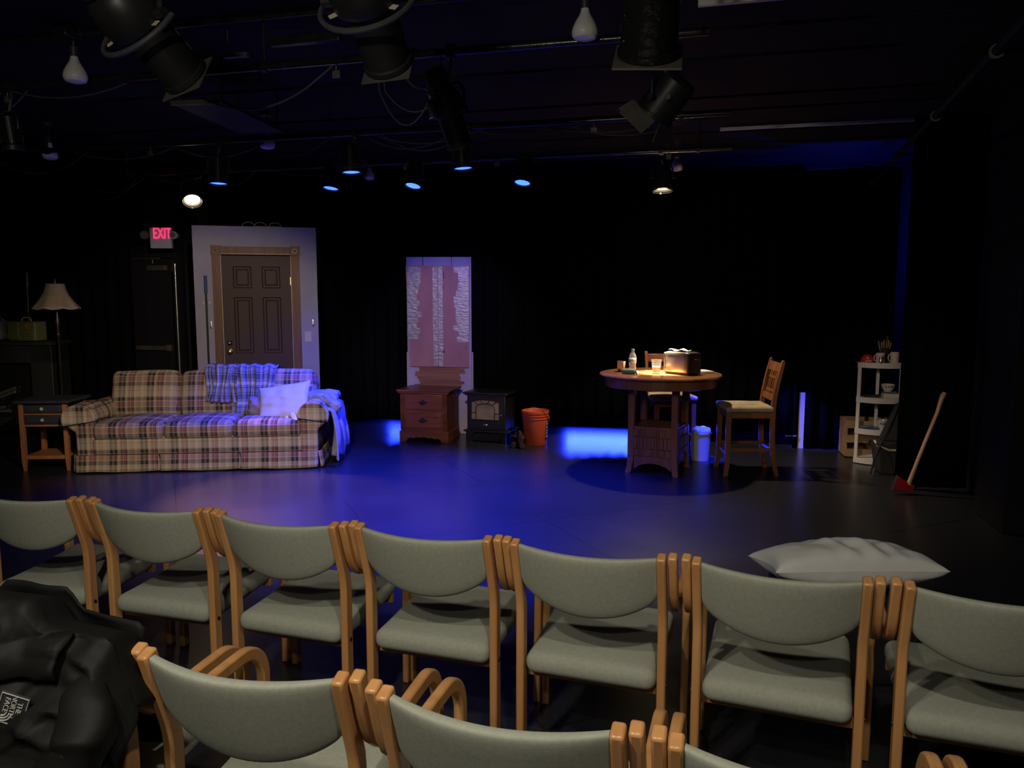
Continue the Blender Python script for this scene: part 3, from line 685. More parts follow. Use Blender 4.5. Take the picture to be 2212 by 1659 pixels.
# things on the flat
sw = thing('light_switch', 'white light switch plate on the flat right of the brown door', 'switch', (0, 0, 0))
def on_flat(x, z, d=.022): 
    v = Vector((-2.90, 8.87, 0)) + Matrix.Rotation(FR, 3, 'Z') @ Vector((x, -d, z)); return v
sw.location = on_flat(.545, 1.145); sw.rotation_euler = (0, 0, FR)
ob('plate', MB().rbox((0, -.003, 0), (.075, .008, .118), .003, 4), 'white', sw)
ob('toggle', MB().box((0, -.010, .004), (.010, .012, .022)), 'cream', sw, bevel=.002)
def hook(x, z, lb):
    h = thing('coat_hook', lb, 'hook', on_flat(x, z), FR)
    ob('hook_plate', MB().rbox((0, -.003, 0), (.022, .006, .085), .003, 4), 'steel', h)
    ob('hook_arm', MB().tube([(0, -.005, -.02), (0, -.03, -.035), (0, -.045, -.03), (0, -.05, -.01)], .005, 8), 'steel', h)
hook(.605, 1.30, 'small steel hook above the light switch on the flat')
hook(-.505, 1.29, 'small dark hook on the flat left of the door, by the leaning pole')
pol = thing('leaning_pole', 'dark pole with blue foam grip leaning against the flat left of the door', 'pole', on_flat(-.545, 0, .06), FR, rot=Euler((R(-1), 0, FR)))
ob('shaft', MB().cyl((0, 0, 0), (0, 0, 1.64), .011, n=14), 'black', pol)
ob('foam_grip', MB().cyl((0, 0, 1.64), (0, 0, 1.84), .018, n=16), 'rust', pol, label='dark blue foam grip', bevel=.003)
ob('clip', MB().box((-.035, .02, 1.54), (.03, .03, .035)), 'cream', pol, bevel=.004)
ob('clip', MB().box((.035, .02, 1.54), (.03, .03, .035)), 'cream', pol, bevel=.004)
wp = []
for k in range(3):
    x0 = -.01+k*.13 + (.03 if k == 2 else 0)
    wp.append([(x0+.065*math.cos(R(a)), .02*math.sin(R(a*2)), .045*math.sin(R(a))) for a in range(0, 361, 15)])
wl = ob('cable_coil', MB().tube([q for p in wp for q in p], .0035, 6), 'cream', loc=on_flat(-.06, 2.395, -.02), rz=FR, label='loops of pale cable lying on top of the door flat', cat='cable')

# ------------------------------------------------------------------ boarded window flat
wf = thing('window_flat', 'narrow window flat boarded with pink plywood and duct tape behind the dresser', 'scenery flat', (-.845, 9.03, 0), R(-1))
for x0, x1 in ((-.375, -.185), (-.18, .145), (.15, .375)):
    ob('plank', MB().box(((x0+x1)/2, 0, 1.03), (x1-x0, .035, 2.06)), 'flat', wf, bevel=.003)
bd = ob('plywood_board', MB().hexa([(-.345, -.055, .80), (.345, -.055, .785), (.345, -.035, .785), (-.345, -.035, .80), (-.375, -.055, 1.96), (.355, -.055, 1.955), (.355, -.035, 1.955), (-.375, -.035, 1.96)]), 'ply', wf, label='pink-toned plywood board')
def ragged(xa, xb, z0, z1, side, seed, amp=.035):      # tape patch with torn edge on one side
    rnd = random.Random(seed); n = 26; mb = MB(); P = []
    step = 0
    for i in range(n+1):
        z = z0+(z1-z0)*i/n
        if i % 2 == 0: step = rnd.uniform(-amp, amp)
        P.append((xb+step, z))
        if i < n: P.append((xb+step+rnd.uniform(-.006, .006), z+(z1-z0)/n*.8))
    poly = [(xa, z0)]+P+[(xa, z1)]
    if side < 0: poly = poly[::-1]
    return mb.prism(poly, -.0605, -.0555, 'y')
ob('tape_patch', ragged(-.362, -.225, 1.12, 1.95, 1, 3), 'tape', wf, label='silver duct tape with torn edge')
ob('tape_patch', ragged(.348, .195, 1.08, 1.95, -1, 5), 'tape', wf, label='silver duct tape with torn edge')
ob('tape_strip', MB().box((-.04, -.059, 1.375), (.055, .006, 1.145)), 'tape', wf)
ob('tape_strip', MB().box((.022, -.060, 1.375), (.050, .007, 1.145)), 'tape', wf)
ob('marks', MB().box((.06, -.0565, 1.85), (.010, .003, .09)).box((.055, -.0565, 1.71), (.005, .003, .05)).box((.055, -.0565, .97), (.018, .003, .024)).box((.31, -.0565, 1.02), (.006, .003, .05)), 'black', wf)
lb_ = ob('lower_board', MB().box((0, .03, .48), (.78, .02, .96)), 'paintedboard', wf, label='whitewashed lower board')
pb = []
rnd = random.Random(4); L_ = []; R_ = []
for i in range(16):
    z = .50+.03*i; a_ = -.255+rnd.uniform(-.05, .03); b_ = .255+rnd.uniform(-.03, .05); L_ += [(a_, z), (a_+.004, z+.028)]; R_ += [(b_, z), (b_-.004, z+.028)]
ob('torn_patch', MB().prism(L_+R_[::-1], -.030, -.018, 'y'), 'brownply', wf, label='bare brown wood grain patch')

# ------------------------------------------------------------------ two-drawer dresser
dr = thing('dresser', 'reddish oak two-drawer chest with bronze pulls in front of the boarded window', 'dresser', (-.93, 8.66, 0), R(-13))
W2, D2 = .56, .42
ob('carcass', MB().box((0, 0, .33), (.54, .40, .44)), 'oak', dr)
ob('dresser_top', MB().rbox((0, -.005, .575), (.62, .47, .022), .008, 4).box((0, -.003, .556), (.585, .44, .018)), 'oak', dr)
# scalloped plinth
pl = [(-.285, .0), (-.285, .12), (.285, .12), (.285, 0), (.205, 0), (.185, .035), (.15, .045), (.12, .035), (.09, .05), (.05, .045), (0, .058), (-.05, .045), (-.09, .05), (-.12, .035), (-.15, .045), (-.185, .035), (-.205, 0)]
ob('plinth', MB().prism(pl, -.215, -.195, 'y').box((.275, 0, .06), (.02, .41, .12)).box((-.275, 0, .06), (.02, .41, .12)), 'oak', dr, bevel=.004)
for x in (-.245, .245):
    ob('pilaster', MB().add(*(lambda b: (b.V, b.F))(flutes(.05, .40))), 'oak', dr, loc=(x, -.214, .135), ang=20)
for z in (.445, .245):
    d = ob('drawer', MB().box((0, -.205, z), (.42, .02, .18)).prism([(-.195, z-.075), (.195, z-.075), (.195, z+.075), (-.195, z+.075)], -.222, -.21, 'y'), 'oak', dr, bevel=.008)
    P = [(-.055, 0), (-.04, .012), (-.022, .012), (-.012, .026), (0, .034), (.012, .026), (.022, .012), (.04, .012), (.055, 0), (.035, -.012), (.02, -.012), (0, -.026), (-.02, -.012), (-.035, -.012)]
    ob('drawer_pull', MB().prism([(x, z+.003+q) for x, q in P], -.228, -.222, 'y').tube([(-.035, -.228, z+.008), (-.032, -.245, z-.006), (0, -.248, z-.014), (.032, -.245, z-.006), (.035, -.228, z+.008)], .0045, 8), 'bronze', d, bevel=.002)

# ------------------------------------------------------------------ electric stove
sv = thing('electric_stove', 'charcoal stove heater with arched glass door right of the oak dresser', 'stove', (-.235, 8.60, 0), R(-19))
ob('stove_top', MB().rbox((0, 0, .548), (.53, .40, .022), .009, 4).box((0, 0, .53), (.49, .36, .016)), 'stove', sv)
ob('body', MB().box((0, .0, .325), (.45, .32, .40)), 'stove', sv, bevel=.006)
ob('added_light_block', MB().box((0, .02, .06), (.36, .30, .10)), 'black', sv)  # added box, keeps the backstage blue from showing under the stove
ob('base_ledge', MB().rbox((0, 0, .125), (.52, .39, .022), .008, 4), 'stove', sv)
for sx in (-1, 1):
    for sy in (-1, 1):
        P = [(sx*.235, 0), (sx*.235, .115), (sx*.14, .115), (sx*.15, .085), (sx*.185, .06), (sx*.195, 0)]
        ob('foot', MB().prism(P, sy*.165-.012, sy*.165+.012, 'y'), 'stove', sv, bevel=.003)
ad = [(-.20, .14), (.20, .14), (.20, .46)] + [(.20*math.cos(R(a)), .46+.045*math.sin(R(a))) for a in range(15, 166, 15)] + [(-.20, .46)]
sd = ob('door', MB().prism(ad, -.178, -.162, 'y'), 'stove', sv, bevel=.005)
gp = [(-.165, .255), (.165, .255), (.165, .44)] + [(.165*math.cos(R(a)), .44+.04*math.sin(R(a))) for a in range(15, 166, 15)] + [(-.165, .44)]
ob('glass_pane', MB().prism(gp, -.182, -.179, 'y'), 'stoveglass', sd)
gb = MB()
arch = lambda rx, rz, x0=0, z0=.40: [(x0+rx*math.cos(R(a)), -.186, z0+rz*math.sin(R(a))) for a in range(0, 181, 12)]
gb.tube([(.165, -.186, .255), (.165, -.186, .44)] + [(.165*math.cos(R(a)), -.186, .44+.04*math.sin(R(a))) for a in range(15, 166, 15)] + [(-.165, -.186, .44), (-.165, -.186, .255)], .006, 6, True)
gb.tube([(.11, -.186, .255), (.11, -.186, .39), (.09, -.186, .415), (.05, -.186, .43), (0, -.186, .436), (-.05, -.186, .43), (-.09, -.186, .415), (-.11, -.186, .39), (-.11, -.186, .255)], .005, 6)
for x, z, x2, z2 in ((.11, .33, .165, .33), (-.11, .33, -.165, .33), (.085, .418, .135, .462), (-.085, .418, -.135, .462), (.03, .433, .05, .475), (-.03, .433, -.05, .475)): gb.tube([(x, -.186, z), (x2, -.186, z2)], .0045, 6)
ob('muntins', gb, 'stove', sd)
ob('lower_panel', MB().box((0, -.182, .20), (.33, .012, .075)), 'stove', sd, bevel=.003)
ob('badge', MB().lathe([(0, .003), (.022, .002), (.026, 0)], 20, T(0, -.188, .20) @ RX(90) @ Matrix.Diagonal((1, .45, 1, 1))), 'steel', sd)
ob('door_handle', MB().lathe([(0, .02), (.010, .018), (.010, .008), (.004, .004), (.004, 0)], 14, T(.185, -.178, .315) @ RX(90)), 'steel', sd)

# firewood bundle
for k, (x, y, z, a, r, ln) in enumerate(((.085, 8.20, .034, 12, .032, .26), (.03, 8.23, .030, -8, .028, .24), (.105, 8.215, .09, -4, .030, .25), (.05, 8.24, .086, 20, .026, .22), (.085, 8.24, .135, 6, .024, .22))):
    mb = MB().cyl((0, -ln/2, 0), (0, ln/2, 0), r, r*.9, 12)
    mb.V = [tuple(Vector(v)+Vector(noise.noise_vector(Vector(v)*30+Vector((k, 0, 0))))*.008) for v in mb.V]
    ob('firewood_log', mb, 'log', loc=(x, y, z), rot=(0, 0, R(a)), ang=40, group='small bundle of firewood', cat='log',
       label=['rough brown log at the bottom right of the small firewood bundle by the bucket', 'rough brown log at the bottom left of the firewood bundle by the stove', 'rough brown log in the upper right of the firewood bundle by the bucket', 'rough brown log in the upper left of the firewood bundle by the stove', 'rough brown log on top of the firewood bundle'][k])

# orange bucket
bk = thing('bucket', 'orange plastic bucket with a wire handle right of the stove', 'bucket', (.255, 8.36, 0), R(10))
ob('bucket_body', MB().lathe([(0, .004), (.122, .0), (.126, .006), (.140, .285), (.146, .287), (.146, .295), (.142, .297), (.143, .315), (.149, .317), (.149, .325), (.144, .327), (.145, .345), (.151, .347), (.151, .372), (.146, .376), (.141, .37), (.121, .01), (0, .01)], 48), 'bucket', bk, ang=40)
ob('wire_handle', MB().tube([(.153*math.cos(t), .153*math.sin(t), .30-.13*math.sin((t+.55)/math.pi*math.pi)) for t in [(-.55 + math.pi*i/18 - math.pi*.5) for i in range(19)]] , .003, 6), 'steel', bk)
ob('handle_lug', MB().cyl((0, 0, 0), (.012, 0, 0), .013, n=14), 'bucket', bk, loc=(.147*math.cos(-.5), .147*math.sin(-.5), .30), rz=-.5)
M['lab'] = mat('dark_label', (.11, .055, .05), .5); M['labw'] = mat('pale_print', (.5, .42, .36), .5)
lbv = lambda r0: (lambda u, v: Vector((((.1275+.0145*(.06+.17*v)/.285*1.0)+r0)*math.cos(-.85+.55*u), ((.1275+.0145*(.06+.17*v)/.285)+r0)*math.sin(-.85+.55*u), .06+.17*v)))
lbo = ob('label', MB().grid(lbv(.0015), 10, 6), 'lab', bk, solid=.001)
lm = MB()
for z0, z1, u0, u1 in ((.70, .84, .15, .45), (.52, .60, .15, .85), (.36, .46, .15, .6), (.12, .26, .2, .8)):
    lm.grid(lambda u, v, z0=z0, z1=z1, u0=u0, u1=u1: lbv(.0032)(u0+(u1-u0)*u, z0+(z1-z0)*v), 4, 2)
ob('print', lm, 'labw', lbo, solid=.0006)

# ------------------------------------------------------------------ round counter table
tbl = thing('round_table', 'tall round brown wooden table with latticed storage base', 'table', (1.364, 7.09, 0), R(-25.5))
ob('tabletop', MB().lathe([(0, .882), (.535, .882), (.552, .889), (.556, .897), (.550, .906), (.535, .910), (0, .910)], 72), 'tabletop', tbl, ang=40)
ob('apron', MB().lathe([(.508, .882), (.508, .80), (.500, .795), (.485, .795), (.485, .882)], 72), 'table', tbl, ang=40)
for sx in (-1, 1):
    for sy in (-1, 1):
        x, y = sx*.20, sy*.20
        f = lambda o, z, h, x=x, y=y, sx=sx, sy=sy: [(x+sx*o-h, y+sy*o-h, z), (x+sx*o+h, y+sy*o-h, z), (x+sx*o+h, y+sy*o+h, z), (x+sx*o-h, y+sy*o+h, z)]
        mb = MB(); st_ = [(.022, 0, .025), (.010, .05, .0275), (.0, .14, .030), (0, .80, .030)]
        for (o1, z1, h1), (o2, z2, h2) in zip(st_, st_[1:]): mb.hexa(f(o1, z1, h1)+f(o2, z2, h2))
        ob('leg', mb, 'table', tbl, bevel=.003)
ob('shelf_board', MB().box((0, 0, .425), (.43, .43, .02)), 'table', tbl, bevel=.003)
ob('bottom_board', MB().box((0, 0, .15), (.40, .40, .016)), 'table', tbl)
def lattice():
    mb = MB().box((0, 0, .285), (.352, .010, .26))
    rnd = random.Random(2)
    for z0, z1, cols in ((.345, .41, [.05, .02, .02, .085, .02, .02, .05, .05]), (.235, .335, [.035, .018, .035, .03, .07, .018, .018, .035, .03, .035]), (.165, .225, [.05, .018, .018, .06, .018, .018, .018, .05, .05])):
        s_ = sum(cols)+.004*len(cols); k = .352/s_; x = -.176
        for c in cols:
            mb.box((x+c*k/2, -.010-rnd.random()*.010, (z0+z1)/2), (c*k-.004, .014, z1-z0)); x += (c+.004)*k
    return mb
for a, nm in ((0, 'f'), (90, 'r'), (180, 'b'), (270, 'l')):
    p = ob('side_panel', MB().prism([(-.172, .04), (-.172, .16), (.172, .16), (.172, .04), (.12, .075), (.06, .093), (0, .098), (-.06, .093), (-.12, .075)], -.01, .012, 'y'), 'table', tbl, rz=R(a), bevel=.002)
    p.location = Matrix.Rotation(R(a), 3, 'Z') @ Vector((0, -.205, 0))
    ob('lattice', lattice(), 'table', p, bevel=.0015, bseg=1)
    ob('top_rail', MB().box((0, -.002, .42), (.34, .02, .03)), 'table', p, bevel=.002)
TZ = .911

# things on the table
tumb = ob('steel_tumbler', MB().lathe([(0, 0), (.030, 0), (.033, .004), (.043, .098), (.0445, .10), (.042, .10), (.032, .006), (0, .006)], 32), 'chrome', loc=(1.02, 7.20, TZ), label='shiny steel tumbler at the left edge of the round table', cat='cup')
bt = thing('water_bottle', 'clear plastic water bottle with green cap on the round table', 'bottle', (1.115, 7.13, TZ))
ob('bottle_body', MB().lathe([(0, 0), (.028, 0), (.033, .006), (.033, .02), (.031, .026), (.033, .032), (.031, .040), (.033, .048), (.031, .056), (.033, .064), (.031, .072), (.033, .08), (.034, .09), (.034, .14), (.030, .158), (.018, .182), (.013, .190), (.013, .205), (0, .205)], 32), 'water', bt)
ob('bottle_label', MB().lathe([(.0345, .088), (.0345, .135)], 32), mat('printed_label', (.42, .42, .46), .5, var=.7, vs=60), bt, solid=.0006)
ob('cap', MB().lathe([(.015, .196), (.0155, .198), (.0155, .213), (.014, .216), (0, .216)], 24), 'capgreen', bt)
gc = thing('glasses_case', 'teal soft case at the left of the tabletop before the bottle', 'case', (1.055, 6.98, TZ), R(-14))
ob('case_body', MB().add(*(lambda b: (b.V, b.F))(bunch(0, (.13, .06, .046), 5, .006))), 'teal', gc, loc=(0, 0, .023), sub=1, ang=80)
ob('cloth_end', MB().grid(lambda u, v: Vector((.055+.045*u, -.03+.06*v, .02+.014*math.sin(u*6+v*5)-.010*u)), 12, 12), 'paper', gc, solid=.002, ang=80)
ob('case_opening', MB().tube([(.05+.02*math.cos(R(a)), .0+.022*math.sin(R(a)), .022+.012*math.cos(R(a))) for a in range(0, 360, 20)], .004, 6, True), 'charcoal', gc)
gl = thing('drinking_glass', 'clear tapered drinking glass standing at the middle of the tabletop', 'glass', (1.315, 7.02, TZ))
ob('glass_wall', MB().lathe([(0, 0), (.030, 0), (.033, .004), (.046, .122), (.0485, .126), (.0445, .126), (.031, .012), (0, .010)], 40), 'glass', gl)
ob('liquid', MB().lathe([(0, .0125), (.0308, .0125), (.0385, .062), (0, .062)], 36), mat('cloudy_drink', (.75, .55, .38), .3), gl, label='cloudy pale drink')
to = thing('toaster', 'steel and black two-slice toaster standing on the round table', 'toaster', (1.545, 6.98, TZ), R(-52))
ob('steel_shell', MB().rbox((-.01, 0, .105), (.27, .165, .195), .022, 7), 'toaster', to)
ob('end_panel', MB().rbox((.125, 0, .10), (.035, .172, .192), .012, 6), 'toasterblack', to)
ob('end_panel', MB().rbox((-.145, 0, .10), (.022, .168, .188), .010, 6), 'toaster', to)
ob('foot_strip', MB().box((0, 0, .006), (.26, .15, .012)), 'toasterblack', to)
ob('lever', MB().rbox((.155, 0, .135), (.03, .05, .016), .006, 5), 'toasterblack', to)
ob('control_panel', MB().box((-.158, 0, .10), (.006, .12, .14)).box((-.162, 0, .165), (.006, .13, .006)), 'toasterblack', to, bevel=.001)
ob('dial', MB().cyl((-.16, -.02, .08), (-.172, -.02, .08), .012), 'steel', to)
ob('bread_slot', MB().box((-.01, -.032, .2035), (.17, .026, .004)), 'toasterblack', to)
ob('bread_slot', MB().box((-.01, .032, .2035), (.17, .026, .004)), 'toasterblack', to)
ob('crumpled_napkin', MB().grid(lambda u, v: Vector((-.085+.17*u, -.06+.12*v, .007+.008*math.sin(u*9+v*4)+.010*abs(noise.noise(Vector((u*5, v*5, 2)))))), 24, 18), 'paper', loc=(1.525, 7.0, TZ+.207), rz=R(-52), solid=.002, sub=1, ang=80, label='crumpled cream napkin lying on top of the toaster', cat='napkin')
for k, (dx, dy, dz, a) in enumerate(((0, 0, 0, 18), (.004, .006, .012, 12))):
    nb = thing('notebook', ['closed pale notebook under another at the right of the toaster', 'pale notebook on top of the other at the right of the toaster'][k], 'notebook', (1.735+dx, 7.06+dy, TZ+dz), R(a), 'two notebooks on the round table')
    ob('cover', MB().box((0, 0, .0005), (.15, .19, .001)).box((0, 0, .0105), (.15, .19, .001)).box((-.0745, 0, .0055), (.001, .19, .011)), 'paper', nb)
    ob('pages', MB().box((.001, 0, .0055), (.144, .184, .009)), 'cream', nb)

# ------------------------------------------------------------------ counter-height chairs
def counter_chair(name, label, loc, rz):
    t = thing(name, label, 'chair', loc, rz, 'counter-height wooden chairs at the round table')
    w = .205
    for s in (-1, 1):       # front at -y, back at +y
        mb = MB(); st_ = [(.018, -.205, 0, .019), (.004, -.190, .10, .021), (0, -.185, .585, .023)]
        f = lambda o, y, z, h: [(s*(w-.022+o)-h, y-h, z), (s*(w-.022+o)+h, y-h, z), (s*(w-.022+o)+h, y+h, z), (s*(w-.022+o)-h, y+h, z)]
        for a, b in zip(st_, st_[1:]): mb.hexa(f(*a)+f(*b))
        ob('leg', mb, 'table', t, bevel=.003)
        path = [(.255, 0), (.222, .12), (.205, .28), (.20, .45), (.20, .60), (.212, .72), (.235, .85), (.262, .97), (.275, 1.03), (.272, 1.045)]
        ob('rear_post', MB().sweep(path, s*(w-.018), .032, [.038, .042, .045, .045, .045, .040, .038, .036, .030, .018]), 'table', t, bevel=.004)
        ob('side_stretcher', MB().box((s*(w-.02), .0, .24), (.018, .38, .03)), 'table', t, bevel=.002)
        ob('seat_rail', MB().box((s*(w-.022), .005, .555), (.022, .37, .055)), 'table', t)
    ob('front_stretcher', MB().box((0, -.187, .20), (.36, .02, .034)), 'table', t, bevel=.002)
    ob('rear_stretcher', MB().box((0, .205, .24), (.36, .018, .03)), 'table', t, bevel=.002)
    ob('front_rail', MB().box((0, -.187, .555), (.36, .022, .055)), 'table', t)
    ob('rear_rail', MB().box((0, .2, .555), (.36, .022, .055)), 'table', t)
    ob('seat_cushion', MB().rbox((0, -.005, .605), (.45, .43, .05), .022, 9, (0, 0, .012), wob=.006, seed=int(loc[0]*7)), 'suede', t, ang=70)
    tilt = T(0, .208, .68) @ RX(-10.5)
    ob('crest_rail', MB().box((0, .0, .30), (.345, .022, .085), tilt), 'table', t, bevel=.004)
    ob('lower_rail', MB().box((0, .0, .025), (.345, .022, .055), tilt), 'table', t, bevel=.003)
    for x in (-.09, -.035, .035, .09): ob('slat', MB().box((x, 0, .155), (.022, .012, .215), tilt), 'table', t, bevel=.002)
    ob('cross_rail', MB().box((0, -.002, .205), (.215, .014, .022), tilt), 'table', t, bevel=.002)
    ob('cross_rail', MB().box((0, -.002, .085), (.215, .014, .022), tilt), 'table', t, bevel=.002)
    return t
counter_chair('counter_chair', 'counter-height wooden chair with tan suede seat right of the round table', (2.135, 7.02, 0), R(-90-3))
counter_chair('counter_chair', 'counter-height wooden chair behind the round table, partly hidden by its toaster', (1.595, 7.74, 0), R(4))

# white bin behind the table, and the narrow upright board
wbn = thing('waste_bin', 'small white bin with a bag bulging out behind the round table', 'bin', (1.865, 7.55, 0))
ob('bin_body', MB().lathe([(0, 0), (.085, 0), (.10, .265), (.106, .27), (.102, .275), (.095, .265), (.08, .01), (0, .01)], 28), 'white', wbn)
ob('bin_bag', MB().add(*(lambda b: (b.V, b.F))(bunch(0, (.16, .16, .10), 8, .02))), 'white', wbn, loc=(0, 0, .285), sub=1, ang=80)
ob('upright_board', MB().box((0, 0, .30), (.062, .03, .60)), 'white', loc=(3.07, 8.12, 0), rz=R(-14), bevel=.002, label='narrow white board standing by the back curtain right of the chair', cat='board')
hk = thing('door_stop_bolt', 'small shiny bolt low by the narrow white board', 'bolt', (2.99, 8.1, .135))
ob('bolt_head', MB().cyl((0, 0, 0), (.03, 0, 0), .013, n=12), 'steel', hk); ob('bolt_shaft', MB().cyl((-.09, 0, 0), (0, 0, 0), .005, n=10), 'steel', hk)
ob('bolt_stand', MB().cyl((.01, 0, -.135), (.01, 0, -.01), .006, n=8).cyl((.01, 0, -.135), (.01, 0, -.13), .03), 'black', hk)

# ------------------------------------------------------------------ corner shelf at the back right
cs = thing('corner_shelf', 'white plastic quarter-round corner shelf of four tiers at the back right', 'shelf', (3.576, 7.525, 0), R(-19))
SRad = .285; A0, A1 = -135, -45
def qr(r, n=14): return [(r*math.cos(R(A0+(A1-A0)*i/n)), r*math.sin(R(A0+(A1-A0)*i/n))) for i in range(n+1)]
for z in (.03, .315, .620, .955):
    ob('tier', MB().prism([(0, 0)]+qr(SRad-.006), z+.018, z+.024, 'z').prism(qr(SRad)+qr(SRad-.008)[::-1], z-.022, z+.030, 'z').prism([(0, 0), qr(SRad)[0], (qr(SRad)[0][0]+.008, qr(SRad)[0][1]), (.0, -.012)], z-.022, z+.03, 'z').prism([(0, 0), (0, -.012), (qr(SRad)[-1][0]-.008, qr(SRad)[-1][1]), qr(SRad)[-1]], z-.022, z+.03, 'z'), 'white', cs, ang=30)
for a, o in ((A0+3.5, .012), (A1-3.5, .012)):
    ob('post', MB().box((0, 0, .49), (.036, .012, .93)), 'white', cs, loc=((SRad-o)*math.cos(R(a)), (SRad-o)*math.sin(R(a)), 0), rz=R(a+90), bevel=.002)
ob('post', MB().box((0, -.022, .49), (.03, .012, .93)), 'white', cs, bevel=.002)
def cs_pt(x, y, z): return Vector((3.576, 7.525, 0)) + Matrix.Rotation(R(-19), 3, 'Z') @ Vector((x, y, z))
TT = .9795
cp = thing('red_cap', 'red cap with white star on the left of the corner shelf top', 'cap', cs_pt(-.115, -.165, TT), R(-10))
ob('crown', MB().grid(lambda u, v: Vector((.062*math.cos(2*math.pi*u)*math.cos(v*math.pi/2)*1.0, .062*math.sin(2*math.pi*u)*math.cos(v*math.pi/2), .075*math.sin(v*math.pi/2)**.8 + .003)), 28, 10), 'red', cp, solid=.002, ang=70)
ob('brim', MB().grid(lambda u, v: Vector((-.045-.06*v+.02*abs(2*u-1)**2, -.05+.10*u, .008-.006*v)), 10, 6), 'red', cp, solid=.003)
ob('star', MB().prism([(.017*(1 if i % 2 == 0 else .42)*math.sin(math.pi*i/5), .017*(1 if i % 2 == 0 else .42)*math.cos(math.pi*i/5)) for i in range(10)], -.001, .001, 'y'), 'white', cp, loc=(-.012, -.052, .048), rot=(R(-38), 0, 0), label='white star emblem')
ob('lettering', MB().box((-.005, 0, 0), (.055, .001, .008)), 'white', cp, loc=(-.002, -.0645, .018), rot=(R(-12), 0, 0))
def mug(label, loc, rz, h=.095, r=.041, side=1, badge=False):
    t = thing('mug', label, 'mug', loc, rz, 'mugs on the corner shelf')
    ob('mug_body', MB().lathe([(0, 0), (r*.85, 0), (r*.93, .006), (r, h), (r-.004, h), (r*.86, .008), (0, .007)], 32), 'ceramic', t)
    ob('mug_handle', MB().tube([(side*(r-.004), 0, h*.82), (side*(r+.018), 0, h*.80), (side*(r+.028), 0, h*.55), (side*(r+.02), 0, h*.28), (side*(r-.006), 0, h*.18)], .0055, 8), 'ceramic', t)
    if badge: ob('round_badge', MB().grid(lambda u, v: Vector(((r+.0005)*math.sin(-.5+u), -(r+.0005)*math.cos(-.5+u), .03+.045*v*math.sin(math.pi*u)**.5)), 12, 5), 'green', t, solid=.0006)
    return t
mug('cream mug with a dark round badge in front on the corner shelf top', cs_pt(-.01, -.215, TT), R(12), side=-1, badge=True)
mug('tall cream mug at the right on the corner shelf top', cs_pt(.115, -.195, TT), R(10), .105, .040, -1)
ut = thing('utensil_pot', 'dark pot full of wooden sticks behind the mugs on the shelf', 'pot', cs_pt(.035, -.115, TT))
ob('pot', MB().lathe([(0, 0), (.040, 0), (.042, .14), (.039, .14), (.037, .006), (0, .006)], 24), 'charcoal', ut)
rnd = random.Random(5)
for i in range(11):
    a = 2*math.pi*i/11+.2; sp = rnd.uniform(.6, 1)
    ob('stick', MB().cyl((.016*math.cos(a), .016*math.sin(a), .01), (.062*math.cos(a)*sp, .045*math.sin(a)*sp, rnd.uniform(.185, .215)), .0035, .0055, 8), 'crate', ut)
ob('metal_spatula', MB().cyl((0, 0, .02), (.02, 0, .22), .003).box((.021, 0, .235), (.016, .002, .04)), 'steel', ut)
ob('spice_jar', MB().lathe([(0, 0), (.018, 0), (.02, .004), (.02, .04), (.015, .048), (.015, .052), (.018, .053), (.018, .064), (0, .066)], 20), 'steel', loc=cs_pt(-.01, -.268, TT), label='small shiny jar in front of the badge mug on the shelf', cat='jar')
T2 = .6445
ob('casserole_dish', MB().rbox((0, 0, .024), (.155, .10, .048), .012, 6), 'ceramic', loc=cs_pt(.10, -.19, T2), rz=R(-10), label='rectangular cream casserole dish on the second tier of the shelf', cat='dish', ang=60)
ob('saucer', MB().lathe([(0, 0), (.035, 0), (.07, .008), (.072, .010), (.034, .004), (0, .004)], 32), 'ceramic', loc=cs_pt(.09, -.185, T2+.049), label='cream saucer resting on the casserole dish under the patterned bowl', cat='saucer')
bw = thing('bowl', 'cream bowl with green leaf pattern on top of the casserole dish', 'bowl', cs_pt(.075, -.175, T2+.060))
ob('bowl_body', MB().lathe([(0, 0), (.03, 0), (.032, .006), (.052, .03), (.062, .072), (.060, .072), (.049, .032), (.028, .009), (0, .008)], 40), 'ceramic', bw)
for k in range(5):
    a = -2.3+k*.42; r0 = .0595
    ob('leaf_motif', MB().prism([(-.009, -.004), (0, -.009), (.009, -.002), (.006, .008), (-.006, .007)], -.001, .0015, 'y'), 'green', bw, loc=(r0*math.cos(a), r0*math.sin(a), .052), rz=a+math.pi/2)
ob('kitchen_knife', MB().box((.06, 0, .006), (.11, .004, .022)).box((-.04, 0, .006), (.09, .018, .020)), 'charcoal', loc=cs_pt(-.06, -.14, T2+.006), rz=R(5), bevel=.003, label='dark-handled knife lying at the back of the second tier', cat='knife')
ob('serving_spoon', MB().tube([(0, 0, .012), (.01, -.035, .012), (.022, -.07, .010), (.03, -.09, -.012)], .006, 8).lathe([(0, 0), (.018, .004), (.02, .01)], 16, T(-.005, .02, .002)), 'bronze', loc=cs_pt(-.075, -.185, T2+.006), rz=R(15), label='brown spoon hanging over the front edge of the second tier', cat='spoon')
T3 = .3395
ob('serving_platter', MB().lathe([(0, 0), (.07, 0), (.098, .010), (.10, .013), (.068, .004), (0, .004)], 40), 'ceramicblue', loc=cs_pt(-.075, -.155, T3), label='dark blue plate lying on the third tier of the shelf', cat='plate')
b2 = thing('bowl', 'white bowl with blue pattern standing on the third tier', 'bowl', cs_pt(.045, -.17, T3))
ob('bowl_body', MB().lathe([(0, 0), (.028, 0), (.03, .006), (.045, .03), (.055, .085), (.057, .09), (.053, .088), (.042, .032), (.026, .009), (0, .008)], 40), 'ceramic', b2)
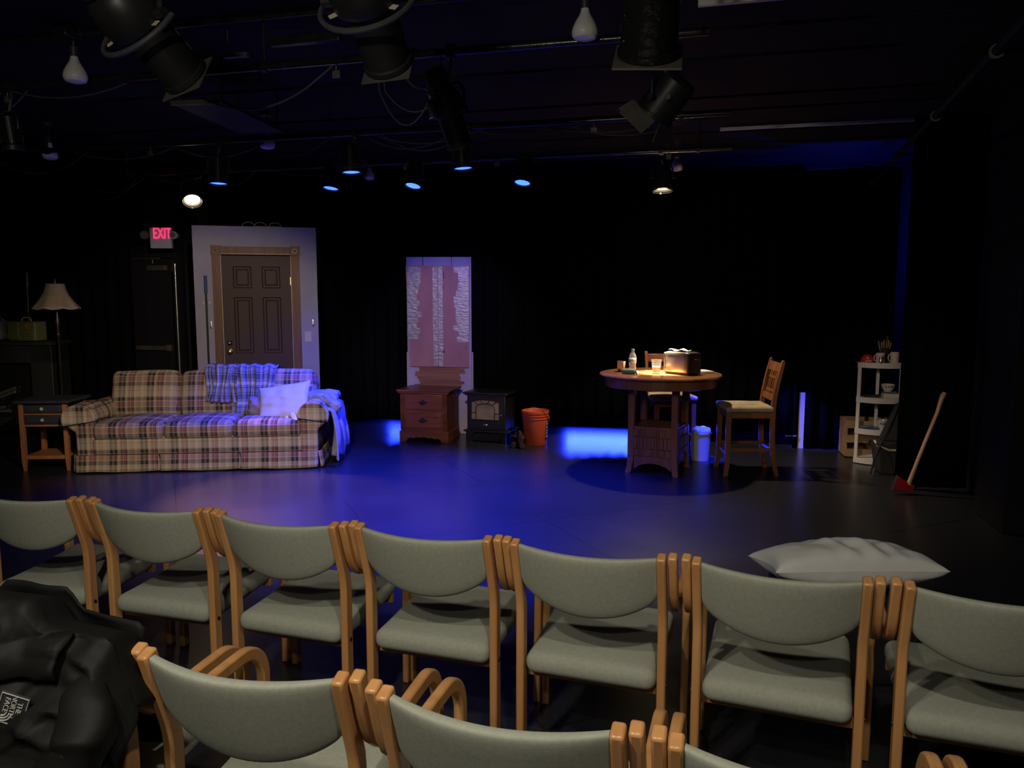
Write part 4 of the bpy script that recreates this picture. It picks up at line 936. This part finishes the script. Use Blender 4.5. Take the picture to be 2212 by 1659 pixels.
for k, (a, z) in enumerate(((-1.9, .055), (-1.5, .048), (-1.15, .058), (-2.3, .06), (-1.65, .066))):
    r0 = .0475+(z-.03)*.17
    ob('blue_motif', MB().prism([(-.012, -.004), (-.002, -.010), (.012, -.003), (.008, .007), (-.004, .009)], -.001, .0015, 'y'), 'ceramicblue', b2, loc=(r0*math.cos(a), r0*math.sin(a), z), rz=a+math.pi/2)
# crate behind / left of the shelf
cr = thing('wooden_crate', 'rough wooden slatted crate standing on end behind the corner shelf', 'crate', (3.61, 7.76, 0), R(-12))
for x in (-.225, .225): ob('end_board', MB().box((x, 0, .19), (.018, .30, .36)), 'crate', cr)
for z in (.05, .19, .335): ob('slat', MB().box((0, -.155, z), (.468, .010, .075)), 'crate', cr)
for z in (.05, .19, .335): ob('slat', MB().box((0, .155, z), (.468, .010, .075)), 'crate', cr)
ob('bottom', MB().box((0, 0, .012), (.43, .30, .012)), 'crate', cr)
ob('oval_stamp', MB().lathe([(0, .001), (.07, .001), (.072, 0)], 28, T(.05, -.161, .16) @ RX(90) @ Matrix.Diagonal((1, .55, 1, 1))), 'charcoal', cr)
# black bag with a beige strap in front of the shelf
bg = thing('canvas_bag', 'black canvas bag with crossed straps and a beige band before the corner shelf', 'bag', (3.47, 6.98, 0), R(-12))
ob('bag_body', MB().hexa([(-.11, -.11, 0), (.13, -.11, 0), (.13, .11, 0), (-.11, .11, 0), (-.15, -.14, .30), (.17, -.14, .30), (.17, .14, .30), (-.15, .14, .30)]), 'charcoal', bg, bevel=.02, bseg=3)
ob('upper_bag', MB().hexa([(-.09, -.08, .30), (.17, -.08, .30), (.17, .10, .30), (-.09, .10, .30), (.03, -.02, .64), (.16, -.02, .66), (.16, .05, .66), (.03, .05, .64)]), 'charcoal', bg, bevel=.02, bseg=3)
ob('beige_band', MB().tube([(-.152, -.05, .30), (-.145, -.147, .27), (-.05, -.150, .235), (.168, -.150, .235)], .010, 6), 'strap', bg, label='beige webbing band')
ob('shoulder_strap', MB().tube([(.04, -.06, .66), (-.05, -.12, .45), (-.12, -.155, .30), (-.17, -.16, .15), (-.20, -.17, .01)], .009, 6), 'charcoal', bg)
ob('shoulder_strap', MB().tube([(.0, -.05, .55), (-.10, -.12, .36), (-.16, -.15, .29), (-.05, -.155, .20), (.0, -.13, .02)], .008, 6), 'charcoal', bg)

# axe leaning against the masking curtain
ax = thing('axe', 'axe with red head and pale wooden handle leaning at the right edge', 'axe', (3.20, 6.20, 0), 0)
hp = [(.045, .0, .075), (.075, .005, .16), (.125, .015, .30), (.185, .03, .45), (.235, .045, .57), (.275, .055, .67), (.295, .06, .74), (.315, .063, .80), (.332, .065, .828)]
hb = MB().tube(hp, [.019, .016, .0145, .0145, .0145, .015, .017, .021, .017], 12); ob('handle', hb, 'hickory', ax)
HM = T(.03, 0, .058) @ RY(18)
hd = MB().hexa([(-.10, -.002, -.055), (.0, -.014, -.028), (.0, .014, -.028), (-.10, .002, -.055), (-.10, -.002, .065), (.0, -.014, .035), (.0, .014, .035), (-.10, .002, .065)], HM)
hd.hexa([(0, -.014, -.028), (.055, -.016, -.030), (.055, .016, -.030), (0, .014, -.028), (0, -.014, .035), (.055, -.016, .034), (.055, .016, .034), (0, .014, .035)], HM)
h_ = ob('axe_head', hd, 'axered', ax, bevel=.003)
ob('bit_edge', MB().hexa([(-.118, -.0006, -.064), (-.098, -.0035, -.056), (-.098, .0035, -.056), (-.118, .0006, -.064), (-.118, -.0006, .074), (-.098, -.0035, .066), (-.098, .0035, .066), (-.118, .0006, .074)], HM), 'steel', h_)

# ------------------------------------------------------------------ overhead grid
PZ = 2.87
def room_pipe(y, x0, x1, z, r, m, name, label, cat='pipe', group=None):
    return ob(name, MB().cyl(room(x0, y, z), room(x1, y, z), r, n=14), m, label=label, cat=cat, group=group)
room_pipe(2.70, -6.5, .6, 2.95, .024, 'pipe', 'lighting_pipe', 'black lighting pipe nearest the seats, carrying the big spotlights')
room_pipe(3.98, -6.8, -.02, PZ, .022, 'pipe', 'lighting_pipe', 'black lighting pipe across the ceiling, second from the seats')
room_pipe(5.73, -7.0, .14, PZ, .022, 'pipe', 'lighting_pipe', 'black lighting pipe across the ceiling carrying the finned blue lamps')
room_pipe(7.06, -7.2, .18, PZ, .022, 'pipe', 'lighting_pipe', 'black lighting pipe nearest the back curtain')
room_pipe(3.90, -6.5, -.75, 3.10, .014, 'pipe', 'ceiling_conduit', 'thin grey conduit on the ceiling at the upper left', 'conduit')
for y, x0, x1, w, lb in ((4.22, -.08, 2.15, .032, 'pale metal rail on the ceiling at the upper right corner'), (7.33, .08, 2.15, .026, 'long thin pale metal rail on the ceiling right of centre')):
    t = ob('ceiling_rail', MB().box((0, 0, 0), (x1-x0, .03, w)), 'rail', loc=room((x0+x1)/2, y, 3.085), rz=ROT, bevel=.002, label=lb, cat='rail')
# hangers that hold the pipes to the ceiling
for y, xs_ in ((2.70, (-4, -1.6, .3)), (3.98, (-5.2, -2.4, -.3)), (5.73, (-5.6, -2.9, -.2)), (7.06, (-5.9, -3.2, -.1))):
    for x in xs_:
        z = 2.95 if y < 3 else PZ
        h = ob('pipe_hanger', MB().cyl(room(x, y, z+.02), room(x, y, CEIL), .007, n=8).lathe([(.026, -.014), (.031, -.014), (.031, .014), (.026, .014)], 18, T(*room(x, y, z)) @ RZ(-14) @ RY(90)), 'black', group='hangers holding the lighting pipes', label='small black hanger clipping a lighting pipe to the ceiling', cat='hanger')
# side pipe on the right with its ring clamps
sp = ob('side_pipe', MB().cyl((2.05, 3.15, 2.74), (3.75, 8.35, 2.74), .020, n=12), 'block', label='black side pipe running along the right wall towards the back', cat='pipe')
for (x, y), lb in zip(((2.25, 3.74), (2.674, 5.04), (3.115, 6.42), (3.616, 7.94)), ('nearest ring clamp on the right side pipe, upper right corner', 'ring clamp on the side pipe below the end of the pale rail', 'ring clamp on the side pipe right of the blue-lit strip', 'farthest ring clamp on the side pipe, over the curtain')):
    t = thing('ring_clamp', lb, 'clamp', (x, y, 2.74), R(-18))
    ob('ring', MB().lathe([(.024, -.010), (.034, -.010), (.034, .010), (.024, .010), (.024, -.010)], 24, RX(90)), 'plate', t)
    ob('arm', MB().cyl((.033, 0, 0), (.30, 0, .015), .009, n=10), 'pipe', t)

def bulb(loc, s, label, stem=None):
    t = thing('floodlight_bulb', label, 'light bulb', loc, 0, 'unlit reflector bulbs hanging from the ceiling')
    k = s
    ob('bulb_glass', MB().lathe([(0, -.062*k), (.030*k, -.060*k), (.052*k, -.052*k), (.062*k, -.038*k), (.0635*k, -.022*k), (.058*k, 0), (.044*k, .028*k), (.029*k, .052*k), (.022*k, .07*k), (.018*k, .088*k), (0, .09*k)], 36), 'bulb', t)
    ob('socket', MB().lathe([(.021*k, .082*k), (.024*k, .09*k), (.024*k, .135*k), (.012*k, .14*k), (0, .14*k)], 20), 'socket', t)
    top = CEIL-loc[2]
    ob('stem', MB().cyl((0, 0, .13*k), (0, 0, top), .007, n=8).cyl((0, 0, top-.03), (0, 0, top), .05, n=20), 'socket', t)
bulb((.355, 3.93, 2.91), 1.02, 'white reflector bulb at the top right of centre, nearest of them')
bulb((-2.50, 4.6, 2.885), 1.02, 'white reflector bulb under a junction box at the upper left')
bulb((-4.07, 7.0, 2.866), 1.0, 'white reflector bulb at the far left above the lamp shade')
bulb((-2.03, 6.6, 2.885), 1.0, 'white reflector bulb above the door flat near the hung board')
bulb((-1.60, 8.9, 2.965), .95, 'white reflector bulb in the middle among the lit blue lamps, farthest back')
bulb((1.62, 7.8, 2.89), .95, 'small reflector bulb beside the lit warm lamp above the table')
ob('junction_box', MB().box((0, 0, 0), (.085, .085, .07)), 'pipe', loc=(-2.50, 4.52, 3.085), rz=ROT, bevel=.004, label='square black junction box on the ceiling at the upper left', cat='box')
# hung board and track pieces
hb_ = thing('hung_board', 'black board hung flat below the ceiling at the left', 'board', (-1.93, 5.5, 2.83), R(-8))
ob('board', MB().box((0, 0, 0), (.34, .90, .02)), 'block', hb_)
ob('edge_strip', MB().box((0, -.455, -.004), (.34, .012, .028)), 'plate', hb_)
for x in (-.15, .15):
    for y in (-.4, .4): ob('hanging_rod', MB().cyl((x, y, 0), (x, y, CEIL-2.83), .005, n=8), 'pipe', hb_)
ob('track_bar', MB().box((0, 0, 0), (.42, .045, .045)), 'plate' if False else 'pipe', loc=room(-2.16, 4.0, 3.0), rz=ROT, bevel=.004, label='dark square track bar above the second lighting pipe', cat='bar')
ob('metal_strip', MB().box((0, 0, 0), (.15, .03, .022)).cyl((-.05, 0, .01), (-.05, 0, .155), .004, n=6), 'plate', loc=room(-2.62, 4.05, 2.965), rz=ROT, label='short pale metal strip left of the track bar', cat='strip')

# cables slung along the pipes
def swag(pts, r=.0055, name='lighting_cable', label='', n=14):
    out = []
    for a, b in zip(pts, pts[1:]):
        for i in range(n): 
            t = i/n; p = Vector(a[:3]).lerp(Vector(b[:3]), t); p.z -= a[3]*4*t*(1-t); out.append(p)
    out.append(Vector(pts[-1][:3]))
    return ob(name, MB().tube(out, r, 6), 'cable', label=label, cat='cable', group='black cables slung below the lighting pipes')
def rp(x, y, z, sag=0): v = room(x, y, z); return (v.x, v.y, v.z, sag)
rnd = random.Random(11)
GL = 'thin black cable hanging in loops below a lighting pipe'
swag([rp(-2.78, 3.95, 2.72, .09), rp(-2.12, 3.95, 2.74, .0), rp(-1.98, 3.96, 2.84)], .006, label='cable sagging from the left spotlight\'s frame to the centre spotlight')
swag([rp(-1.60, 3.99, 2.80, .03), rp(-1.48, 4.0, 2.70, .01), rp(-1.36, 4.05, 2.69)], .005, label='cable looping right from the centre spotlight to the blue-taped fixture')
swag([rp(-1.74, 3.99, 2.86, .0), rp(-1.73, 4.0, 2.70, .17), rp(-1.44, 4.02, 2.68), rp(-1.42, 3.99, 2.86)], .004, label='deep cable loop below the centre spotlight')
swag([rp(-1.72, 4.0, 2.86, .0), rp(-1.70, 4.01, 2.70, .09), rp(-1.40, 4.03, 2.66), rp(-1.38, 4.0, 2.86)], .004, label='shallower cable loop below the centre spotlight')
for y, xs_ in ((3.98, [(-5.6, -4.6, .07), (-4.6, -4.0, .13), (-5.2, -4.2, .10), (-4.1, -3.3, .06)]), (5.73, [(-6.2, -5.2, .16), (-5.3, -4.3, .08), (-4.3, -3.5, .10), (-3.6, -2.9, .12), (-2.6, -1.9, .10), (-2.5, -1.7, .07), (-2.45, -1.75, .13), (-1.7, -.9, .05), (-1.2, -.2, .06), (-1.0, -.15, .09)]), (7.06, [(-6.6, -5.8, .22), (-6.5, -5.7, .14), (-5.6, -4.8, .08), (-5.0, -4.4, .12), (-4.2, -3.4, .05)])):
    for k, (a, b, s) in enumerate(xs_):
        side = {3.98: 'second', 5.73: 'third', 7.06: 'farthest'}[y]
        swag([rp(a, y+rnd.uniform(-.03, .03), PZ-.03, s), rp(b, y+rnd.uniform(-.03, .03), PZ-.03)], .0048, label='thin black cable hanging in a loop below the %s lighting pipe' % side)
# gaps filled with small clips seen on the pipes
for k, (x, y, z) in enumerate(((-4.15, 3.98, 2.80), (-1.97, 3.98, 2.80), (-.82, 5.73, 2.80), (-4.55, 5.73, 2.80), (-1.9, 7.06, 2.82), (-2.8, 7.06, 2.82), (-.35, 7.06, 2.82))):
    c_ = ob('cable_clip', MB().prism([(-.022, -.02), (.022, -.02), (.022, .02), (-.022, .02)], -.006, .006, 'y').cyl((0, 0, .02), (0, 0, .07), .005, n=8).tube([(.010*math.cos(R(a)), -.008, .010*math.sin(R(a))) for a in range(0, 360, 30)], .003, 5, True), 'plate', loc=room(x, y, z), rz=ROT, bevel=.002, label='small square metal clip under a lighting pipe', cat='clip', group='metal clips under the lighting pipes')

# ------------------------------------------------------------------ stage lights
def aimM(d): return Vector(d).normalized().to_track_quat('-Z', 'Y').to_matrix().to_4x4()
def clamp_parts(t, piv, pipe):
    # pipe and piv relative to root
    p = Vector(pipe); v = Vector(piv)
    ob('clamp', MB().lathe([(.022, -.018), (.036, -.018), (.036, .018), (.022, .018), (.022, -.018)], 18, T(*p) @ RZ(-14) @ RY(90)).cyl(p-Vector((0, 0, .03)), p-Vector((0, 0, .075)), .014, n=10), 'black', t)
    ob('stem', MB().cyl(p-Vector((0, 0, .05)), Vector((v.x, v.y, v.z+.115)), .009, n=10), 'steel', t)
def yoke(t, d, piv, r, w=.03):
    d = Vector(d).normalized(); side = d.cross(Vector((0, 0, 1))).normalized(); up = Vector((0, 0, 1)); v = Vector(piv)
    pts = [v+side*r, v+side*r+up*.05, v+side*r*.96+up*.085, v+side*r*.7+up*.112, v+up*.118, v-side*r*.7+up*.112, v-side*r*.96+up*.085, v-side*r+up*.05, v-side*r]
    ob('yoke', MB().tube(pts, .008, 6), 'black', t)
    for s in (-1, 1): ob('pivot_knob', MB().cyl(v+side*r*s*.9, v+side*(r+.022)*s, .014, n=12), 'black', t)
def led_par(loc, d, pipe, label, lit=True, power=60, angle=70, s=1.0):
    t = thing('finned_spotlight', label, 'stage light', loc, 0, 'finned stage lights under the lighting pipes')
    Mx = aimM(d) ; b = MB().cyl((0, 0, .02), (0, 0, .19), .052*s, n=24, m=Mx)
    for i in range(26):
        a = 360*i/26; b.box((.062*s, 0, .11), (.026*s, .003, .15), Mx @ RZ(a))
    ob('finned_body', b, 'black', t)
    h = ob('front_ring', MB().lathe([(.060*s, .03), (.076*s, .022), (.078*s, -.006), (.072*s, -.010), (.068*s, .004), (.060*s, .010), (.060*s, .03)], 32, Mx), 'black', t)
    ob('lens', MB().lathe([(0, .002), (.068*s, .002), (.068*s, .006), (0, .006)], 32, Mx), 'ledblue' if lit else 'blackgloss', t, label='glowing blue lens' if lit else None)
    dv = Vector(d).normalized(); v = -dv*.10
    yoke(t, d, v, .09*s); clamp_parts(t, v, Vector(pipe)-Vector(loc))
    if lit: lamp('lamp_light', 'SPOT', Vector(-dv)*-.02, BLUE, power, aim=None, size=.06, angle=angle, blend=.6, parent=t).rotation_euler = dv.to_track_quat('-Z', 'Y').to_euler()
    return t
def onpipe(y, x): return room(x, y, PZ)
def pr(X, Y):       # room coordinate along the pipe for a world point
    return X*math.cos(ROT)+Y*math.sin(ROT)
BP = 430
for (x, y, z), yp, d, lb, pw, an in (((-2.40, 6.47, 2.53), 5.73, (.0, -.06, -1), 'finned blue lamp over the door flat, leftmost of the six lit blue ones', BP*.22, 56),
                        ((-1.24, 6.12, 2.565), 5.73, (.05, -.06, -1), 'finned blue lamp over the gap between door flat and boarded window', BP, 72),
                        ((-.36, 5.84, 2.55), 5.73, (.08, -.04, -1), 'finned blue lamp above right of the boarded window, largest of the six', BP*2.0, 84),
                        ((-1.70, 7.42, 2.62), 7.06, (-.10, -.18, -1), 'blue lamp with dark housing just right above the door flat', BP*1.1, 80),
                        ((-.93, 7.44, 2.645), 7.06, (-.16, -.30, -1), 'blue lamp with dark housing above the boarded window\'s left edge', BP*2.0, 78),
                        ((.095, 7.17, 2.635), 7.06, (-.14, -.28, -1), 'blue lamp with dark housing above the orange bucket, rightmost of the six', BP*1.9, 76)):
    led_par((x, y, z), d, onpipe(yp, pr(x, y)), lb, True, pw, an)
lamp('added_blue_spot', 'SPOT', (.17, 7.12, 2.58), BLUE, 2000, aim=(3.07, 8.12, .3), size=.03, angle=9, blend=.3)  # extra narrow beam added to light the upright board blue
led_par((-3.04, 4.85, 2.50), (.05, .1, -1), onpipe(3.98, pr(-3.04, 4.85)), 'unlit finned lamp at the left edge of the photo', False, s=.85)

def spotlight(loc, d, pipe, label, s=1.0, lit=None, plate=True, handles=3, spin=0, wrap=False, frame=.19, bigyoke=True, cable=True):
    t = thing('spotlight', label, 'stage light', loc, 0, 'black theatre spotlights hanging from the pipes')
    Mx = aimM(d) @ RZ(spin) @ Matrix.Scale(s, 4)
    ob('lamp_housing', MB().lathe([(0, .30), (.055, .298), (.072, .285), (.078, .27), (.078, .20), (.060, .19), (.060, .175), (.10, .165), (.10, .15), (.06, .14)], 28, Mx), 'black', t)
    ob('reflector_body', MB().lathe([(.06, .16), (.085, .15), (.115, .11), (.125, .05), (.122, .0), (.115, -.02), (.095, -.03)], 36, Mx), 'blackgloss' if wrap else 'black', t)
    ob('barrel', MB().lathe([(.095, -.02), (.088, -.03), (.088, -.24), (.096, -.245), (.096, -.262), (.082, -.262), (.080, -.05)], 36, Mx), 'blackgloss' if wrap else 'black', t)
    if plate:
        f = frame/2; r = .078; n = 32
        inner = [(r*math.cos(2*math.pi*i/n), r*math.sin(2*math.pi*i/n)) for i in range(n)]
        outer = []
        for i in range(n):
            c, q = math.cos(2*math.pi*i/n), math.sin(2*math.pi*i/n); k = f/max(abs(c), abs(q)); outer.append((c*k, q*k))
        V = [(x, y, z) for z in (-.268, -.274) for x, y in inner+outer]; F = []
        for i in range(n):
            j = (i+1) % n; F += [(i, j, n+j, n+i), (2*n+i, 3*n+i, 3*n+j, 2*n+j), (n+i, n+j, 3*n+j, 3*n+i), (i, 2*n+i, 2*n+j, j)]
        ob('gel_frame', MB().add(V, F, Mx), 'plate', t)
    for k in range(handles):
        a = 90+k*120
        ob('shutter_handle', MB().box((.128, 0, -.012), (.035, .024, .003), Mx @ RZ(a)), 'tab', t, label='pale card tab on a shutter')
    ob('rating_plate', MB().box((.089, 0, -.13), (.003, .045, .12), Mx @ RZ(40)), 'cable', t)
    dv = Vector(d).normalized(); yo = MB(); side = dv.cross(Vector((0, 0, 1))).normalized(); up = side.cross(dv)
    R_ = .175*s
    if bigyoke:
        pts = [side*R_*math.cos(R(a)) - up*R_*.95*math.sin(R(a)) for a in range(-5, 186, 10)]
        ob('cable_loop', MB().tube([Vector(p)+dv*(.02*s) for p in pts]+[Vector((-side.x*R_*1.0, -side.y*R_, .28*s))], .0105*s, 8), 'cable', t)
    ob('yoke', MB().tube([side*.14*s, side*.145*s+Vector((0, 0, .12*s)), side*.10*s+Vector((0, 0, .18*s)), -side*.10*s+Vector((0, 0, .18*s)), -side*.145*s+Vector((0, 0, .12*s)), -side*.14*s], .012*s, 6), 'black', t)
    for q in (-1, 1): ob('pivot_knob', MB().cyl(side*.125*s*q, side*.165*s*q, .020*s, n=12), 'black', t)
    p = Vector(pipe)-Vector(loc)
    ob('clamp', MB().lathe([(.024, -.02), (.040, -.02), (.040, .02), (.024, .02), (.024, -.02)], 18, T(*p) @ RZ(-14) @ RY(90)), 'black', t)
    ob('clamp_bolt', MB().cyl(p-Vector((0, 0, .03)), Vector((0, 0, .18*s)), .012*s, n=10), 'steel', t)
    if lit:
        ob('lens', MB().lathe([(0, -.20), (.078, -.20), (.078, -.195), (0, -.195)], 32, Mx), 'ledwarm', t, label='glowing warm lens')
    return t
spotlight((-1.44, 3.10, 2.66), (.40, .70, -.60), room(pr(-1.44, 3.10), 2.70, 2.95), 'big black spotlight at the upper left with a square frame on its nose', 1.02, spin=15)
spotlight((-.53, 2.93, 2.68), (.18, .72, -.62), room(pr(-.53, 2.93), 2.70, 2.95), 'big black spotlight at the top centre with a square frame on its nose', 1.02, spin=5)
spotlight((.47, 2.72, 2.72), (.06, .55, -.80), room(pr(.47, 2.72), 2.70, 2.95), 'big foil-wrapped black spotlight at the top right of centre', 1.15, spin=-5, wrap=True, frame=.21)
spotlight((-.33, 4.12, 2.56), (.30, .45, -.85), room(pr(-.33, 4.12), 3.98, PZ), 'dark spotlight with blue tape hanging right of the centre spotlight', .72, plate=False, handles=2, bigyoke=False)
ob('blue_tape_tag', MB().box((0, 0, 0), (.022, .006, .05)), 'bluetape', loc=(-.408, 4.05, 2.605), rot=(0, R(-20), 0), label='strip of blue tape on the dark hanging spotlight', cat='tape')
# short wide spotlight with flaps (right)
fr = thing('barn_door_spotlight', 'short black spotlight with tilted flap doors right of centre', 'stage light', (.76, 4.02, 2.58), 0)
d_ = (-.45, .35, -.62); Mx = aimM(d_)
ob('housing', MB().lathe([(0, .14), (.08, .135), (.095, .12), (.098, -.06), (.104, -.062), (.104, -.075), (.09, -.075), (.09, -.02), (0, -.02)], 30, Mx), 'black', fr)
for a, tl_ in ((0, 25), (90, 30), (180, 20), (270, 30)):
    ob('flap_door', MB().box((0, 0, -.045), (.17, .003, .09), Mx @ RZ(a) @ T(0, .102, -.076) @ RX(tl_)), 'plate', fr)
yoke(fr, d_, (0, 0, 0), .12); clamp_parts(fr, (0, 0, 0), room(pr(.76, 4.02), 3.98, PZ)-Vector((.76, 4.02, 2.58)))
ob('bolt_washer', MB().cyl((-.005, -.128, -.01), (-.005, -.142, -.01), .014, n=14), 'steel', fr)
# two lit warm lamps
def warm_lamp(loc, d, pipe, label, s, lights):
    t = thing('warm_spotlight', label, 'stage light', loc, 0, 'two lit warm spotlights')
    Mx = aimM(d) @ Matrix.Scale(s, 4)
    ob('can', MB().lathe([(0, .26), (.05, .255), (.062, .23), (.062, .16), (.085, .12), (.088, .0), (.088, -.02), (.080, -.02), (.078, .06), (.0, .10)], 32, Mx), 'black', t)
    ob('lens', MB().lathe([(0, .012), (.040, .006), (.074, .0), (.074, .008), (0, .02)], 32, Mx), 'ledwarm', t, label='glowing warm lens')
    ob('accessory_ring', MB().tube([(.092*math.cos(R(a)), .092*math.sin(R(a)), -.028) for a in range(0, 360, 12)], .004, 6, True, Mx), 'steel', t)
    for a in (30, 150, 270): ob('ring_bracket', MB().box((.092, 0, -.018), (.006, .014, .03), Mx @ RZ(a)), 'steel', t)
    dv = Vector(d).normalized(); v = -dv*.10*s; yoke(t, d, v, .095*s); clamp_parts(t, v, Vector(pipe)-Vector(loc))
    for aim, col, pw, ang, bl in lights:
        a = Vector(aim)-Vector(loc); l = lamp('lamp_light', 'SPOT', dv*.03, col, pw, size=.05, angle=ang, blend=bl, parent=t); l.rotation_euler = a.to_track_quat('-Z', 'Y').to_euler()
warm_lamp((-3.20, 7.90, 2.575), (.30, -.62, -.85), room(pr(-3.2, 7.9), 7.06, PZ), 'round lit warm lamp above left of the door flat', 1.0,
          [((-1.85, 6.05, 0), (1, .50, .36), 560, 37, .6)])
warm_lamp((1.385, 7.28, 2.60), (.0, -.12, -1), room(pr(1.385, 7.28), 7.06, PZ), 'lit warm lamp hanging above the round table', 1.0,
          [((1.36, 7.0, 0), (1, .80, .58), 165, 98, .35), ((1.38, 7.10, .9), (1, .78, .46), 5200, 20, 1)])

# ------------------------------------------------------------------ black jacket over the second-row chair at the left
JA = R(-13); jf = Vector((-math.sin(JA), math.cos(JA), 0)); jo = Vector((place(-1.165, 1.725, -13)[0], place(-1.165, 1.725, -13)[1], 0))
jk = thing('black_jacket', 'black nylon jacket draped over a second-row chair at the lower left', 'jacket', jo, JA)
def jtop(x):
    a = abs(x)
    c = max(0, 1-max(0, (a-.085)/.05)); c = c*c*(3-2*c)
    sh_ = .885-.02*max(0, a-.10)/.2 - max(0, a-.295)*2.2
    return sh_*(1-c)+.935*c
def jback(u, v):
    x = -.36+.72*u; zt = jtop(x); s = v
    n1 = noise.noise(Vector((x*6, s*3.5, 1))); n2 = noise.noise(Vector((x*13+s*6, s*8, 4))); n3 = abs(noise.noise(Vector((x*9-s*7, s*5+x*4, 9))))
    f = .030*n1+.012*n2+.045*(1-abs(noise.noise(Vector((x*5-s*6, s*4+x*3, 9))))*2.2)**3*.5+.012*(1-abs(noise.noise(Vector((x*11+s*9, s*10-x*4, 5))))*2)**3
    zb = .14
    if s < .12:       # over the top, front side of it
        k = s/.12; y = -.02-.10*k; z = zt-.03*(1-k)**2-.004
        return Vector((x, y+f*.3*k, z+f*.2*k))
    k = (s-.12)/.88
    z = zt+(zb-zt)*k; y = -.12-.13*math.sin(min(1, k*2.2)*math.pi/2)*(1-.35*k)-.03*k
    y += .05*max(0, abs(x)-.2)*3
    return Vector((x+.02*n2, y-f, z+.02*n1))
ob('back_panel', MB().grid(jback, 80, 80), 'jacket', jk, solid=.006, ang=80, sub=1)
def jfront(u, v):
    x = -.30+.60*u; zt = jtop(x)-.012; n = noise.noise(Vector((x*7, v*4, 21)))*.04
    return Vector((x, .0+.10*v+n, zt-(zt-.50)*v))
ob('front_panel', MB().grid(jfront, 40, 30), 'jacket', jk, solid=.006, ang=80)
def sleeve(pts, rs, seed, nm='sleeve'):
    mb = MB(); P = [Vector(p) for p in pts]; out = []; rr = []
    n = 40
    for i in range(n+1):
        t = i/n*(len(P)-1); k = min(int(t), len(P)-2); w = t-k; w = w*w*(3-2*w)*.3+w*.7
        out.append(P[k].lerp(P[k+1], w)); rr.append(rs[k]*(1-w)+rs[k+1]*w)
    mb.tube(out, rr, 20)
    mb.V = [tuple(Vector(v)+Vector(noise.noise_vector(Vector((v[0]*9, v[1]*9, v[2]*16+seed))))*.022) for v in mb.V]
    return ob(nm, mb, 'jacket', jk, sub=1, ang=80)
sleeve([(.22, -.08, .80), (.315, -.19, .74), (.315, -.235, .655), (.24, -.275, .615), (.14, -.30, .625)], [.03, .052, .056, .050, .046], 3)
sleeve([(-.24, -.16, .80), (-.315, -.20, .72), (-.34, -.24, .60), (-.31, -.27, .45), (-.30, -.26, .28)], [.05, .068, .070, .062, .055], 7)
def jsurf(x, z):
    k = min(1, max(0, (jtop(x)-z)/(jtop(x)-.14))); return jback((x+.36)/.72, .12+.88*k)
def lapel(u, v):   # wide fold from the collar down to the left, as an overlapping flap
    x = .22-.50*u; z = .875-.09*u-(.085-.03*u)*v+.015*math.sin(u*4)
    p = jsurf(x, z); return Vector((x, p.y-.010-.022*math.sin(v*3.1), z))
ob('fold_flap', MB().grid(lapel, 30, 10), 'jacket', jk, solid=.008, ang=80)
M['patchline'] = mat('pale_embroidery', (.42, .41, .38), .6)
pt = ob('logo_patch', MB().rbox((0, 0, 0), (.075, .004, .062), .0018, 4), 'charcoal', jk, loc=(.150, jsurf(.150, .745).y-.016, .745), rot=Euler((R(-12), R(112), R(4)), 'ZYX'), label='embroidered patch with pale border and lettering')
bo = MB(); 
for x, z, w, h in ((0, .028, .068, .0016), (0, -.028, .068, .0016), (.034, 0, .0016, .056), (-.034, 0, .0016, .056)): bo.box((x, -.0028, z), (w, .002, h))
ob('patch_border', bo, 'patchline', pt)
ob('lettering', MB().add(*(lambda t: (t.V, t.F))(text_mesh('THE\nNORTH\nFACE', .0155, .0006)), RX(90)), 'patchline', pt, loc=(-.008, -.0028, 0))
dm = MB()
for r in (.009, .015, .021): dm.tube([(.010+r*math.cos(R(a)), -.0028, -.018+r*math.sin(R(a))) for a in range(0, 91, 15)], .0018, 5)
ob('dome_logo', dm, 'patchline', pt)
